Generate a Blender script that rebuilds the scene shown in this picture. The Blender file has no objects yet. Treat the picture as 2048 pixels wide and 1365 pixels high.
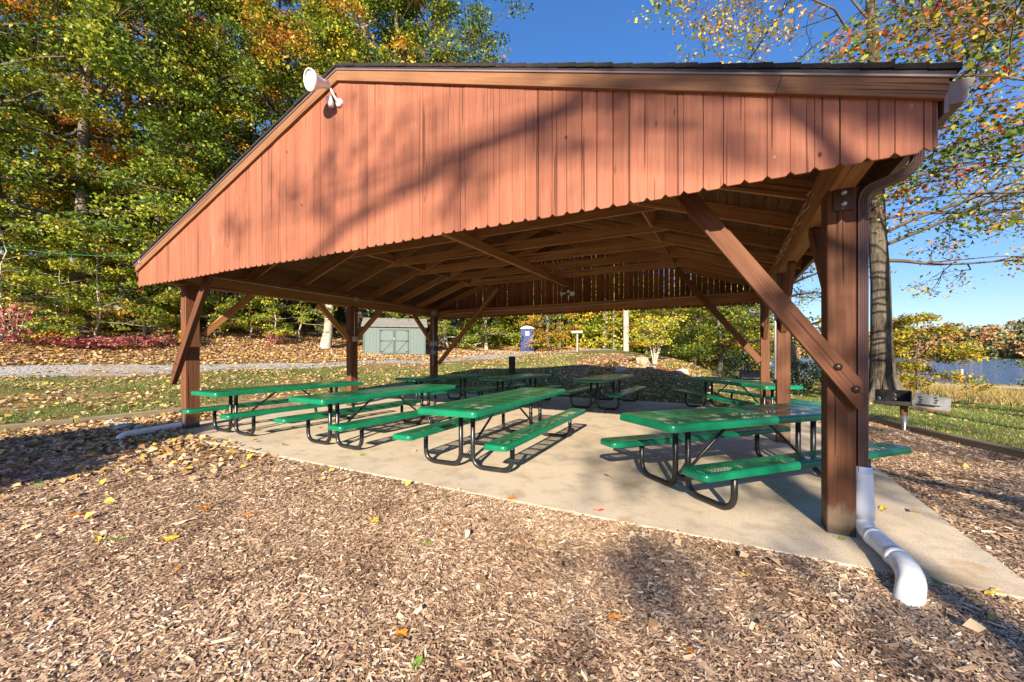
import bpy, bmesh, math, random
import numpy as np
from mathutils import Vector, Matrix, Quaternion
R = math.radians
rng = np.random.default_rng(7)
random.seed(7)
scene = bpy.context.scene
COL = scene.collection

# ------------------------------------------------------------------ camera
cam_d = bpy.data.cameras.new("camera")
cam = bpy.data.objects.new("camera", cam_d)
COL.objects.link(cam)
cam.location = (0, 0, 1.4)
cam.rotation_euler = (R(90), 0, R(27.9))
cam_d.sensor_width = 36.0
cam_d.lens = 36.0 * 813.0 / 2048.0
cam_d.shift_y = 25.5 / 2048.0
cam_d.clip_start = 0.05
cam_d.clip_end = 2000
scene.camera = cam

# ------------------------------------------------------------------ light
SUN = Vector((0.258, -0.885, 0.3875)).normalized()
sun_d = bpy.data.lights.new("sun", 'SUN')
sun_d.energy = 5.0
sun_d.angle = R(0.53)
sun_d.color = (1.0, 0.875, 0.69)
sun = bpy.data.objects.new("sun", sun_d)
COL.objects.link(sun)
sun.rotation_euler = SUN.to_track_quat('Z', 'Y').to_euler()
world = bpy.data.worlds.new("World")
scene.world = world
world.use_nodes = True
wn = world.node_tree.nodes
bg = wn['Background']
sky = wn.new('ShaderNodeTexSky')
sky.sky_type = 'NISHITA'
sky.sun_disc = False
sky.sun_elevation = math.asin(SUN.z)
sky.sun_rotation = math.atan2(SUN.x, SUN.y)
sky.air_density = 1.0
sky.dust_density = 0.4
sky.ozone_density = 2.2
hsv = wn.new('ShaderNodeHueSaturation')
hsv.inputs['Saturation'].default_value = 1.45
gam = wn.new('ShaderNodeGamma')
gam.inputs['Gamma'].default_value = 0.72
world.node_tree.links.new(sky.outputs[0], gam.inputs['Color'])
world.node_tree.links.new(gam.outputs[0], hsv.inputs['Color'])
tint = wn.new('ShaderNodeMixRGB')
tint.blend_type = 'MULTIPLY'
tint.inputs[0].default_value = 1.0
tint.inputs[2].default_value = (0.68, 0.75, 1.0, 1)
world.node_tree.links.new(hsv.outputs[0], tint.inputs[1])
world.node_tree.links.new(tint.outputs[0], bg.inputs[0])
bg.inputs[1].default_value = 0.13
scene.view_settings.view_transform = 'Standard'
scene.view_settings.look = 'None'
scene.view_settings.exposure = 1.3
scene.view_settings.gamma = 1.0
scene.cycles.max_bounces = 8
scene.cycles.diffuse_bounces = 4
scene.cycles.transparent_max_bounces = 12

# ------------------------------------------------------------------ materials
class NT:
    def __init__(s, name):
        s.m = bpy.data.materials.new(name)
        s.m.use_nodes = True
        s.t = s.m.node_tree
        s.b = s.t.nodes['Principled BSDF']
        s.out = s.t.nodes['Material Output']
    def n(s, kind, **kw):
        nd = s.t.nodes.new('ShaderNode' + kind)
        for k, v in kw.items():
            setattr(nd, k, v)
        return nd
    def l(s, a, b):
        s.t.links.new(a, b)
    def val(s, sock, v):
        if isinstance(v, bpy.types.NodeSocket):
            s.l(v, sock)
        else:
            sock.default_value = v
    def coords(s, scale=(1, 1, 1), loc=None):
        tc = s.n('TexCoord')
        mp = s.n('Mapping')
        s.l(tc.outputs['Object'], mp.inputs['Vector'])
        mp.inputs['Scale'].default_value = scale
        if loc is not None:
            s.l(loc, mp.inputs['Location'])
        return mp.outputs[0]
    def noise(s, vec, scale, detail=4, rough=0.55, dist=0.0):
        nd = s.n('TexNoise')
        s.l(vec, nd.inputs['Vector'])
        nd.inputs['Scale'].default_value = scale
        nd.inputs['Detail'].default_value = detail
        nd.inputs['Roughness'].default_value = rough
        nd.inputs['Distortion'].default_value = dist
        return nd.outputs['Fac']
    def ramp(s, fac, stops, interp='LINEAR'):
        nd = s.n('ValToRGB')
        cr = nd.color_ramp
        cr.interpolation = interp
        while len(cr.elements) < len(stops):
            cr.elements.new(0.5)
        for e, (p, c) in zip(cr.elements, stops):
            e.position = p
            e.color = (c, c, c, 1) if not hasattr(c, '__len__') else (*c, 1)
        s.l(fac, nd.inputs[0])
        return nd.outputs[0]
    def mix(s, fac, a, b, mode='MIX'):
        nd = s.n('MixRGB', blend_type=mode)
        for sock, v in zip(nd.inputs, (fac, a, b)):
            if isinstance(v, bpy.types.NodeSocket):
                s.l(v, sock)
            elif hasattr(v, '__len__'):
                sock.default_value = (*v, 1)
            else:
                sock.default_value = v if sock.type == 'VALUE' else (v, v, v, 1)
        return nd.outputs[0]
    def math(s, op, a, b=0.0):
        nd = s.n('Math', operation=op)
        s.val(nd.inputs[0], a)
        s.val(nd.inputs[1], b)
        return nd.outputs[0]
    def attr(s, name):
        nd = s.n('Attribute', attribute_name=name)
        return nd
    def bump(s, h, strength=0.3, dist=0.01):
        nd = s.n('Bump')
        nd.inputs['Strength'].default_value = strength
        nd.inputs['Distance'].default_value = dist
        s.l(h, nd.inputs['Height'])
        s.l(nd.outputs[0], s.b.inputs['Normal'])
    def base(s, c, rough=0.6, spec=0.3, metal=0.0):
        if isinstance(c, bpy.types.NodeSocket):
            s.l(c, s.b.inputs['Base Color'])
        else:
            s.b.inputs['Base Color'].default_value = (*c, 1)
        s.b.inputs['Roughness'].default_value = rough
        s.b.inputs['Specular IOR Level'].default_value = spec
        s.b.inputs['Metallic'].default_value = metal
        return s.m

def wood(name, dark, mid, light, axis='X', attr=False, rough=0.75, peel=None, knots=True, tone=(.78, 1.0, 1.2), specks=False, foot=False):
    t = NT(name)
    sc = {'X': (0.9, 22, 22), 'Y': (22, 0.9, 22), 'Z': (22, 22, 0.9)}[axis]
    if attr:
        rn = t.attr('rnd').outputs['Fac']
    else:
        rn = t.n('ObjectInfo').outputs['Random']
    off = t.n('CombineXYZ')
    o = t.math('MULTIPLY', rn, 37.0)
    for i in range(3):
        t.l(o, off.inputs[i])
    v = t.coords(sc, off.outputs[0])
    g1 = t.noise(v, 1.0, 8, 0.68, 0.6)
    g2 = t.noise(t.coords(tuple(x * 3 for x in sc), off.outputs[0]), 1.0, 4, 0.6)
    fac = t.mix(0.4, g1, g2)
    col = t.ramp(fac, [(0.30, dark), (0.5, mid), (0.72, light)])
    # slow per-board tone
    tone = t.ramp(rn, [(0, tone[0]), (0.5, tone[1]), (1, tone[2])])
    col = t.mix(1.0, col, tone, 'MULTIPLY')
    # dark checks along the grain
    ck = t.noise(t.coords(tuple(x * (1.6 if x > 2 else 0.5) for x in sc), off.outputs[0]), 1.0, 3, 0.5)
    ckm = t.ramp(ck, [(0.335, 1.0), (0.36, 0.0)])
    col = t.mix(t.math('MULTIPLY', ckm, 0.75), col, tuple(x * 0.25 for x in dark))
    if knots:
        kn = t.n('TexVoronoi')
        ks = tuple((5.0 if x > 2 else 1.6) for x in sc)
        t.l(t.coords(ks, off.outputs[0]), kn.inputs['Vector'])
        kn.inputs['Scale'].default_value = 1.0
        km = t.ramp(kn.outputs['Distance'], [(0.035, 1.0), (0.075, 0.0)])
        col = t.mix(t.math('MULTIPLY', km, 0.7), col, tuple(x * 0.45 for x in dark))
    if peel:
        pn = t.noise(t.coords(tuple(x * (0.5 if x > 2 else 1.2) for x in sc), off.outputs[0]), 1.0, 6, 0.6)
        pm = t.ramp(pn, [(0.66, 0.0), (0.74, 1.0)])
        col = t.mix(t.math('MULTIPLY', pm, 0.6), col, peel)
    if specks:          # nail heads, pinholes and bare flakes
        for sc_, th, c_, am in ((3.3, .028, (.03, .012, .008), .85), (5.2, .022, (.50, .38, .30), .7)):
            vv = t.n('TexVoronoi')
            t.l(t.coords((1, 1, .62)), vv.inputs['Vector'])
            vv.inputs['Scale'].default_value = sc_
            m_ = t.ramp(vv.outputs['Distance'], [(th, 1.0), (th * 1.9, 0.0)])
            col = t.mix(t.math('MULTIPLY', m_, am), col, c_)
        st = t.noise(t.coords((2.5, 2.5, .5)), 1.0, 5, .6)
        col = t.mix(t.ramp(st, [(.35, .35), (.55, 0.0)]), col, tuple(x * .62 for x in mid))
    if foot:            # rubbed bare wood and splash dirt at the foot
        sx = t.n('SeparateXYZ')
        tc = t.n('TexCoord')
        t.l(tc.outputs['Object'], sx.inputs[0])
        nn = t.noise(t.coords((7, 14, 14)), 1.0, 5, .65)
        h_ = t.math('ADD', sx.outputs[0], t.math('MULTIPLY', nn, -.34))
        col = t.mix(t.ramp(h_, [(0.0, .85), (.10, 0.0)]), col, (.20, .145, .095))
        col = t.mix(t.ramp(t.math('ADD', sx.outputs[0], t.math('MULTIPLY', nn, -.10)), [(0.0, .8), (.06, 0.0)]), col, (.045, .035, .026))
    t.bump(t.math('ADD', fac, t.math('MULTIPLY', ckm, -0.7)), 0.5, 0.006)
    return t.base(col, rough, 0.2)

def flat(name, c, rough=0.5, metal=0.0, spec=0.4, var=0.15, scale=6.0, bump=0.0):
    t = NT(name)
    v = t.coords()
    f = t.noise(v, scale, 5, 0.6)
    col = t.ramp(f, [(0.3, tuple(x * (1 - var) for x in c)), (0.7, tuple(min(1, x * (1 + var)) for x in c))])
    if bump:
        t.bump(t.noise(v, scale * 8, 3), bump, 0.004)
    return t.base(col, rough, spec, metal)

M = {}
M['siding'] = wood('siding_stain', (0.225, 0.076, 0.042), (0.30, 0.11, 0.064), (0.36, 0.152, 0.096), 'Z', True, 0.7, peel=(0.36, 0.21, 0.15), tone=(.86, 1.0, 1.12), specks=True)
M['trim'] = wood('trim_stain', (0.17, 0.076, 0.035), (0.245, 0.115, 0.056), (0.30, 0.155, 0.085), 'X', False)
M['post'] = wood('post_stain', (0.09, 0.034, 0.016), (0.15, 0.060, 0.030), (0.20, 0.088, 0.046), 'X', False, 0.7)
M['post_foot'] = wood('post_stain_worn_foot', (0.09, 0.034, 0.016), (0.15, 0.060, 0.030), (0.20, 0.088, 0.046), 'X', False, 0.7, foot=True)
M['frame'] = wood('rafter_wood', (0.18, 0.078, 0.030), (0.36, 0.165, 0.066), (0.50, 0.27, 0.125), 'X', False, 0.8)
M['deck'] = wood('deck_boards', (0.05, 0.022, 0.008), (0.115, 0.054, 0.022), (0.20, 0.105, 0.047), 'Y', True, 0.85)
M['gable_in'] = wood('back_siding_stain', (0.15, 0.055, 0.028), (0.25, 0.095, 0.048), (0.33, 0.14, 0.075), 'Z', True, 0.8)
M['shingle'] = flat('asphalt_shingle', (0.022, 0.017, 0.015), 0.9, var=0.5, scale=40, bump=0.6)
M['brown_metal'] = flat('brown_gutter_metal', (0.13, 0.075, 0.066), 0.33, 0.1, 0.6, 0.1)
M['rake_brown'] = flat('brown_rake_metal', (0.04, 0.026, 0.024), 0.5, 0.0, 0.3, 0.15)
M['drip'] = flat('drip_edge_metal', (0.20, 0.15, 0.14), 0.45, 0.1, 0.6, 0.1)
M['soffit'] = flat('beige_soffit', (0.50, 0.38, 0.25), 0.6)
M['steel'] = flat('galvanised_steel', (0.42, 0.43, 0.45), 0.35, 0.8, 0.5, 0.2)
M['plate'] = flat('painted_plate', (0.06, 0.03, 0.022), 0.4, 0.5, 0.5, 0.25)
M['conduit'] = flat('conduit_grey', (0.42, 0.40, 0.38), 0.45, 0.4, 0.4, 0.1)
M['grey_box'] = flat('grey_electrical_box', (0.20, 0.20, 0.21), 0.5, 0.3, 0.4, 0.1)
M['lamp_white'] = flat('lamp_enamel', (0.72, 0.70, 0.66), 0.35, 0.0, 0.5, 0.08)
M['black_plastic'] = flat('black_socket', (0.015, 0.015, 0.015), 0.4)
M['cord_green'] = flat('green_cord', (0.02, 0.16, 0.09), 0.5)
M['rock'] = flat('pale_rock', (0.36, 0.33, 0.28), 0.85, var=0.35, scale=9, bump=0.8)
M['rock_tan'] = flat('tan_rock', (0.42, 0.31, 0.20), 0.85, var=0.3, scale=9, bump=0.8)
M['timber'] = wood('weathered_timber', (0.13, 0.10, 0.065), (0.24, 0.19, 0.125), (0.34, 0.28, 0.19), 'X', False, 0.85)
M['dark_post'] = wood('dark_weathered_post', (0.035, 0.028, 0.024), (0.06, 0.05, 0.043), (0.1, 0.085, 0.07), 'X', False, 0.85)
M['pole'] = wood('bleached_pole', (0.24, 0.215, 0.18), (0.33, 0.30, 0.26), (0.42, 0.39, 0.345), 'X', False, 0.85)

def glass_mat():
    t = NT('bulb_glass')
    t.b.inputs['Transmission Weight'].default_value = 0.9
    return t.base((0.9, 0.92, 0.92), 0.05, 0.5)
M['glass'] = glass_mat()
t = NT('lens_glass')
M['lens'] = t.base(t.ramp(t.noise(t.coords(), 9), [(0.3, (0.42, 0.50, 0.47)), (0.7, (0.72, 0.78, 0.74))]), 0.12, 0.7)

def pipe_mat():
    t = NT('white_drain_plastic')
    f = t.noise(t.coords(), 7, 6, 0.65)
    col = t.ramp(f, [(0.30, (0.62, 0.59, 0.55)), (0.45, (0.80, 0.79, 0.78)), (0.8, (0.84, 0.83, 0.82))])
    return t.base(col, 0.4, 0.4)
M['pvc'] = pipe_mat()

def table_green():
    t = NT('green_plastisol')
    tc = t.n('TexCoord')
    sx = t.n('SeparateXYZ')
    t.l(tc.outputs['Object'], sx.inputs[0])
    f = t.noise(t.coords((1, 1, 1)), 3.0, 5, 0.6)
    col = t.ramp(f, [(0.3, (0.003, 0.125, 0.058)), (0.6, (0.004, 0.19, 0.085)), (0.8, (0.012, 0.23, 0.11))])
    t.base(col, 0.26, 0.55)
    return t
def perforated(rows):
    """punched metal sheet: open holes in panels laid out from per-vertex panel coordinates"""
    t = table_green()
    t.m.name = 'green_perforated_sheet_%d' % rows
    uv = t.n('UVMap', uv_map='panel')
    sx = t.n('SeparateXYZ')
    t.l(uv.outputs[0], sx.inputs[0])
    u, v = sx.outputs[0], sx.outputs[1]      # metres
    P = 0.036
    hx = t.math('ABSOLUTE', t.math('SUBTRACT', t.math('FRACT', t.math('DIVIDE', u, P)), 0.5))
    hy = t.math('ABSOLUTE', t.math('SUBTRACT', t.math('FRACT', t.math('DIVIDE', v, P)), 0.5))
    d = t.math('MAXIMUM', hx, hy)
    hole = t.math('LESS_THAN', d, 0.34)
    # panel mask is carried by a vertex attribute
    pa = t.n('UVMap', uv_map='inset')
    s2 = t.n('SeparateXYZ')
    t.l(pa.outputs[0], s2.inputs[0])
    m1 = t.math('LESS_THAN', t.math('ABSOLUTE', t.math('SUBTRACT', t.math('ABSOLUTE', s2.outputs[0]), 0.53)), 0.44) if rows == 2 else t.math('LESS_THAN', t.math('ABSOLUTE', s2.outputs[0]), 1.0)
    m2 = t.math('LESS_THAN', t.math('ABSOLUTE', t.math('SUBTRACT', t.math('FRACT', s2.outputs[1]), 0.5)), 0.39)
    m = t.math('MULTIPLY', hole, t.math('MULTIPLY', m1, m2))
    tr = t.n('BsdfTransparent')
    mx = t.n('MixShader')
    t.l(m, mx.inputs[0])
    t.l(t.b.outputs[0], mx.inputs[1])
    t.l(tr.outputs[0], mx.inputs[2])
    t.l(mx.outputs[0], t.out.inputs['Surface'])
    return t.m
M['green'] = table_green().m
M['perf1'] = perforated(1)
M['perf2'] = perforated(2)
def black_pipe():
    t = NT('black_powder_coat')
    f = t.noise(t.coords(), 60, 6, 0.7)
    f2 = t.noise(t.coords(), 5, 4, 0.6)
    col = t.mix(t.ramp(f, [(0.66, 0.0), (0.74, 1.0)]), (0.012, 0.012, 0.013), (0.16, 0.16, 0.155))
    col = t.mix(t.ramp(f2, [(0.5, 0.0), (0.8, 0.35)]), col, (0.07, 0.065, 0.06))
    return t.base(col, 0.32, 0.5)
M['black_pipe'] = black_pipe()

def concrete():
    t = NT('concrete')
    v = t.coords()
    f = t.noise(v, 0.8, 6, 0.6)
    f2 = t.noise(v, 70, 3, 0.7)
    f3 = t.noise(v, 3.2, 7, 0.65)
    col = t.ramp(f, [(0.3, (0.50, 0.40, 0.285)), (0.55, (0.62, 0.51, 0.37)), (0.75, (0.66, 0.56, 0.42))])
    col = t.mix(t.ramp(f3, [(0.35, 0.35), (0.5, 0.0)]), col, (0.25, 0.205, 0.15))
    col = t.mix(t.ramp(f2, [(0.36, 0.6), (0.46, 0.0)]), col, (0.22, 0.19, 0.15))
    # rusty stains
    st = t.noise(v, 0.9, 5, 0.7, 0.8)
    col = t.mix(t.ramp(st, [(0.60, 0.0), (0.68, 0.55)]), col, (0.40, 0.25, 0.11))
    gr = t.noise(t.coords((1, 1, 1)), 1.6, 6, 0.7)
    col = t.mix(t.ramp(gr, [(0.60, 0.0), (0.75, 0.5)]), col, (0.22, 0.19, 0.16))
    t.bump(f2, 0.25, 0.004)
    return t.base(col, 0.85, 0.2)
M['concrete'] = concrete()

LEAF_STOPS = [(0.0, (0.035, 0.075, 0.013)), (0.22, (0.105, 0.175, 0.020)), (0.42, (0.26, 0.31, 0.030)),
              (0.58, (0.48, 0.42, 0.04)), (0.74, (0.56, 0.27, 0.03)), (0.88, (0.50, 0.13, 0.025)), (1.0, (0.42, 0.05, 0.035))]
def leaf_mat(name, stops, trans=0.3, rough=0.5):
    t = NT(name)
    a = t.attr('tint').outputs['Fac']
    col = t.ramp(a, stops)
    rn = t.n('ObjectInfo').outputs['Random']
    hs = t.n('HueSaturation')
    t.l(col, hs.inputs['Color'])
    t.l(t.math('ADD', t.math('MULTIPLY', rn, 0.4), 0.9), hs.inputs['Value'])
    t.base(hs.outputs[0], rough, 0.35)
    tr = t.n('BsdfTranslucent')
    t.l(hs.outputs[0], tr.inputs[0])
    mx = t.n('MixShader')
    mx.inputs[0].default_value = trans
    t.l(t.b.outputs[0], mx.inputs[1])
    t.l(tr.outputs[0], mx.inputs[2])
    t.l(mx.outputs[0], t.out.inputs['Surface'])
    return t.m
M['leaf'] = leaf_mat('autumn_leaf', LEAF_STOPS)
LITTER = [(0, (0.12, 0.06, 0.03)), (0.22, (0.28, 0.15, 0.075)), (0.45, (0.46, 0.30, 0.165)), (0.70, (0.60, 0.44, 0.27)),
          (0.84, (0.60, 0.36, 0.10)), (0.93, (0.64, 0.46, 0.06)), (1.0, (0.42, 0.10, 0.03))]
M['litter'] = leaf_mat('fallen_leaf_litter', LITTER, 0.12)
CHIPS = [(0, (0.060, 0.034, 0.020)), (0.2, (0.16, 0.094, 0.056)), (0.45, (0.335, 0.215, 0.132)), (0.7, (0.48, 0.34, 0.222)),
         (0.88, (0.62, 0.49, 0.345)), (1.0, (0.74, 0.64, 0.50))]
M['chips'] = leaf_mat('wood_chips', CHIPS, 0.0, 0.8)
M['blade'] = leaf_mat('grass_blades', [(0, (0.055, 0.10, 0.02)), (0.45, (0.125, 0.18, 0.035)), (0.7, (0.26, 0.27, 0.075)), (1, (0.46, 0.36, 0.15))], 0.25)
M['dry'] = leaf_mat('dry_grass_blades', [(0, (0.20, 0.20, 0.05)), (0.5, (0.42, 0.30, 0.11)), (1, (0.60, 0.42, 0.17))], 0.25)
M['pink'] = leaf_mat('red_shrub_leaves', [(0, (0.20, 0.04, 0.045)), (0.5, (0.42, 0.12, 0.125)), (1, (0.52, 0.27, 0.22))], 0.3)
M['evergreen'] = leaf_mat('evergreen_leaves', [(0, (0.008, 0.018, 0.008)), (1, (0.03, 0.06, 0.02))], 0.1)

def bark(name, a, b, c, sc=(9, 9, 1.6)):
    t = NT(name)
    f = t.noise(t.coords(sc), 1.0, 7, 0.7, 0.5)
    g = t.noise(t.coords(), 1.1, 4, 0.6)
    col = t.ramp(f, [(0.32, a), (0.5, b), (0.7, c)])
    col = t.mix(t.ramp(g, [(0.45, 0.0), (0.65, 0.5)]), col, tuple(min(1, x * 1.5) for x in c))
    t.bump(f, 1.0, 0.05)
    return t.base(col, 0.9, 0.1)
M['bark'] = bark('grey_brown_bark', (0.05, 0.04, 0.032), (0.14, 0.115, 0.09), (0.24, 0.205, 0.165))
M['bark_big'] = bark('furrowed_bark', (0.018, 0.014, 0.011), (0.07, 0.056, 0.043), (0.16, 0.135, 0.105), (16, 16, 2.2))
M['bark_pale'] = bark('pale_bark', (0.22, 0.18, 0.13), (0.38, 0.32, 0.25), (0.52, 0.46, 0.38))
M['twig'] = flat('thin_branches', (0.10, 0.082, 0.066), 0.9, var=0.3, scale=2)

def ground_mat():
    t = NT('ground_cover')
    v = t.coords()
    z = t.attr('zone').outputs['Color']
    sp = t.n('SeparateColor')
    t.l(z, sp.inputs[0])
    # wood-chip mulch
    vo = t.n('TexVoronoi')
    t.l(t.coords((1, 1, 1)), vo.inputs['Vector'])
    vo.inputs['Scale'].default_value = 42
    s1 = t.n('SeparateColor')
    t.l(vo.outputs['Color'], s1.inputs[0])
    chip = t.ramp(s1.outputs[0], CHIPS)
    chip = t.mix(t.ramp(t.noise(v, 0.9, 5), [(0.35, 0.5), (0.6, 0.0)]), chip, (0.14, 0.085, 0.055))
    # lawn
    n1 = t.noise(v, 0.7, 6, 0.7)
    n2 = t.noise(v, 22, 5, 0.75)
    lawn = t.ramp(n2, [(0.3, (0.05, 0.07, 0.016)), (0.5, (0.12, 0.145, 0.035)), (0.72, (0.25, 0.24, 0.08))])
    lawn = t.mix(t.ramp(n1, [(0.42, 0.0), (0.6, 0.75)]), lawn, t.ramp(n2, [(0.3, (0.16, 0.10, 0.04)), (0.7, (0.40, 0.27, 0.12))]))
    # leaf litter
    v2 = t.n('TexVoronoi')
    t.l(v, v2.inputs['Vector'])
    v2.inputs['Scale'].default_value = 11
    s2 = t.n('SeparateColor')
    t.l(v2.outputs['Color'], s2.inputs[0])
    lit = t.ramp(s2.outputs[1], LITTER)
    lit = t.mix(t.ramp(n2, [(0.38, 0.7), (0.55, 0.0)]), lit, (0.08, 0.045, 0.022))
    # fine bark mulch / pine straw
    brk = t.ramp(t.noise(v, 30, 5, 0.7), [(0.3, (0.16, 0.085, 0.04)), (0.55, (0.33, 0.19, 0.09)), (0.75, (0.45, 0.29, 0.16))])
    col = t.mix(sp.outputs[0], chip, lawn)
    col = t.mix(sp.outputs[1], col, lit)
    col = t.mix(sp.outputs[2], col, brk)
    t.bump(t.math('ADD', vo.outputs['Distance'], t.math('MULTIPLY', n2, 2.0)), 0.7, 0.02)
    return t.base(col, 0.95, 0.1)
M['ground'] = ground_mat()
def gravel_mat():
    t = NT('gravel')
    v = t.coords()
    vo = t.n('TexVoronoi')
    t.l(v, vo.inputs['Vector'])
    vo.inputs['Scale'].default_value = 22
    s1 = t.n('SeparateColor')
    t.l(vo.outputs['Color'], s1.inputs[0])
    col = t.ramp(s1.outputs[0], [(0, (0.15, 0.15, 0.145)), (0.5, (0.32, 0.315, 0.31)), (1, (0.52, 0.50, 0.48))])
    col = t.mix(t.ramp(t.noise(v, 0.7, 6, 0.7), [(0.5, 0.0), (0.66, 0.7)]), col, t.ramp(s1.outputs[1], [(0, (0.22, 0.13, 0.06)), (1, (0.5, 0.34, 0.17))]))
    t.bump(vo.outputs['Distance'], 0.8, 0.02)
    return t.base(col, 0.95, 0.1)
M['gravel'] = gravel_mat()
M['asphalt'] = flat('asphalt', (0.05, 0.05, 0.052), 0.9, var=0.3, scale=20)
def water_mat():
    t = NT('lake_water')
    f = t.noise(t.coords((0.5, 1.6, 1)), 1.3, 5, 0.65)
    t.bump(f, 0.55, 0.25)
    return t.base((0.02, 0.05, 0.12), 0.10, 0.6)
M['water'] = water_mat()

# ------------------------------------------------------------------ object helpers
def tag(o, label=None, cat=None, group=None, kind=None):
    if label: o['label'] = label
    if cat: o['category'] = cat
    if group: o['group'] = group
    if kind: o['kind'] = kind
    return o
def empty(name, loc, label, cat, group=None, rz=0.0):
    o = bpy.data.objects.new(name, None)
    o.empty_display_size = 0.2
    COL.objects.link(o)
    o.location = loc
    o.rotation_euler = (0, 0, rz)
    return tag(o, label, cat, group)
def basis(o):
    return Matrix.Translation(o.location) @ o.rotation_euler.to_matrix().to_4x4()
def put(name, me, mat, parent=None, mtx=None, smooth=False, bevel=0.0, seg=1):
    o = bpy.data.objects.new(name, me)
    COL.objects.link(o)
    if mat is not None and not me.materials:
        me.materials.append(mat)
    if mtx is not None:
        o.matrix_basis = mtx
    if parent is not None:
        o.parent = parent
        p = parent
        w = Matrix.Identity(4)
        chain = []
        while p is not None:
            chain.append(p)
            p = p.parent
        for q in reversed(chain):
            w = w @ (q.matrix_parent_inverse @ q.matrix_basis if q.parent else basis(q) if q.type == 'EMPTY' else q.matrix_basis)
        o.matrix_parent_inverse = w.inverted()
    if smooth:
        me.polygons.foreach_set('use_smooth', np.ones(len(me.polygons), bool))
    if bevel:
        b = o.modifiers.new('bevel', 'BEVEL')
        b.width = bevel
        b.segments = seg
        b.limit_method = 'ANGLE'
    return o
def copy_tree(o, loc, rz=0.0, scale=None, label=None):
    """a copy of a thing with its parts and sub-parts"""
    c = o.copy()
    COL.objects.link(c)
    c.location = loc
    c.rotation_euler = (0, 0, rz)
    if scale is not None:
        c.scale = scale
    if label:
        c['label'] = label
    def kids(src, dst):
        for ch in src.children:
            k = ch.copy()
            COL.objects.link(k)
            k.parent = dst
            kids(ch, k)
    kids(o, c)
    return c

class MB:
    """collects shapes into one mesh"""
    def __init__(s):
        s.v = []; s.f = []; s.r = []
    def add(s, vs, fs, r=0.0):
        b = len(s.v)
        s.v.extend([tuple(p) for p in vs])
        s.f.extend([tuple(i + b for i in f) for f in fs])
        s.r.extend([r] * len(fs))
    def box(s, lo, hi, r=0.0):
        x0, y0, z0 = lo; x1, y1, z1 = hi
        s.add([(x0,y0,z0),(x1,y0,z0),(x1,y1,z0),(x0,y1,z0),(x0,y0,z1),(x1,y0,z1),(x1,y1,z1),(x0,y1,z1)],
              [(3,2,1,0),(4,5,6,7),(0,1,5,4),(1,2,6,5),(2,3,7,6),(3,0,4,7)], r)
    def prism(s, pts, axis, a, b, r=0.0):
        """polygon of 2-D points extruded along axis from a to b"""
        def P(p, q):
            return {'X': (q, p[0], p[1]), 'Y': (p[0], q, p[1]), 'Z': (p[0], p[1], q)}[axis]
        n = len(pts)
        vs = [P(p, a) for p in pts] + [P(p, b) for p in pts]
        fs = [tuple(range(n - 1, -1, -1)), tuple(range(n, 2 * n))]
        fs += [(i, (i + 1) % n, n + (i + 1) % n, n + i) for i in range(n)]
        s.add(vs, fs, r)
    def tube(s, pts, rad, n=10, cap=True, r=0.0):
        pts = [Vector(p) for p in pts]
        rads = rad if hasattr(rad, '__len__') else [rad] * len(pts)
        rings = []
        up = None
        for i, p in enumerate(pts):
            d = (pts[min(i + 1, len(pts) - 1)] - pts[max(i - 1, 0)]).normalized()
            if up is None:
                up = d.orthogonal().normalized()
            up = (up - d * up.dot(d)).normalized()
            w = d.cross(up)
            rings.append([p + (up * math.cos(2*math.pi*k/n) + w * math.sin(2*math.pi*k/n)) * rads[i] for k in range(n)])
        vs = [q for rg in rings for q in rg]
        fs = []
        for i in range(len(pts) - 1):
            for k in range(n):
                k2 = (k + 1) % n
                fs.append((i*n+k, i*n+k2, (i+1)*n+k2, (i+1)*n+k))
        if cap:
            fs.append(tuple(range(n - 1, -1, -1)))
            m = (len(pts) - 1) * n
            fs.append(tuple(range(m, m + n)))
        s.add(vs, fs, r)
    def lathe(s, prof, origin, axis=(0, 0, 1), n=20, r=0.0):
        """profile of (radius, height) turned round an axis"""
        ax = Vector(axis).normalized()
        u = ax.orthogonal().normalized(); w = ax.cross(u)
        o = Vector(origin)
        vs = []
        for (ra, h) in prof:
            for k in range(n):
                a = 2*math.pi*k/n
                vs.append(o + ax*h + (u*math.cos(a) + w*math.sin(a))*ra)
        fs = []
        for i in range(len(prof) - 1):
            for k in range(n):
                k2 = (k+1) % n
                fs.append((i*n+k, i*n+k2, (i+1)*n+k2, (i+1)*n+k))
        s.add(vs, fs, r)
    def mesh(s, name):
        me = bpy.data.meshes.new(name)
        me.from_pydata(s.v, [], s.f)
        if any(s.r):
            a = me.attributes.new('rnd', 'FLOAT', 'FACE')
            a.data.foreach_set('value', s.r)
        me.update()
        return me
    def build(s, name, mat, parent=None, smooth=False, bevel=0.0, seg=1):
        me = s.mesh(name)
        o = put(name, me, mat, parent, None, False, bevel, seg)
        if smooth:
            for p in me.polygons:
                p.use_smooth = len(p.vertices) <= 4
        return o

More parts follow.
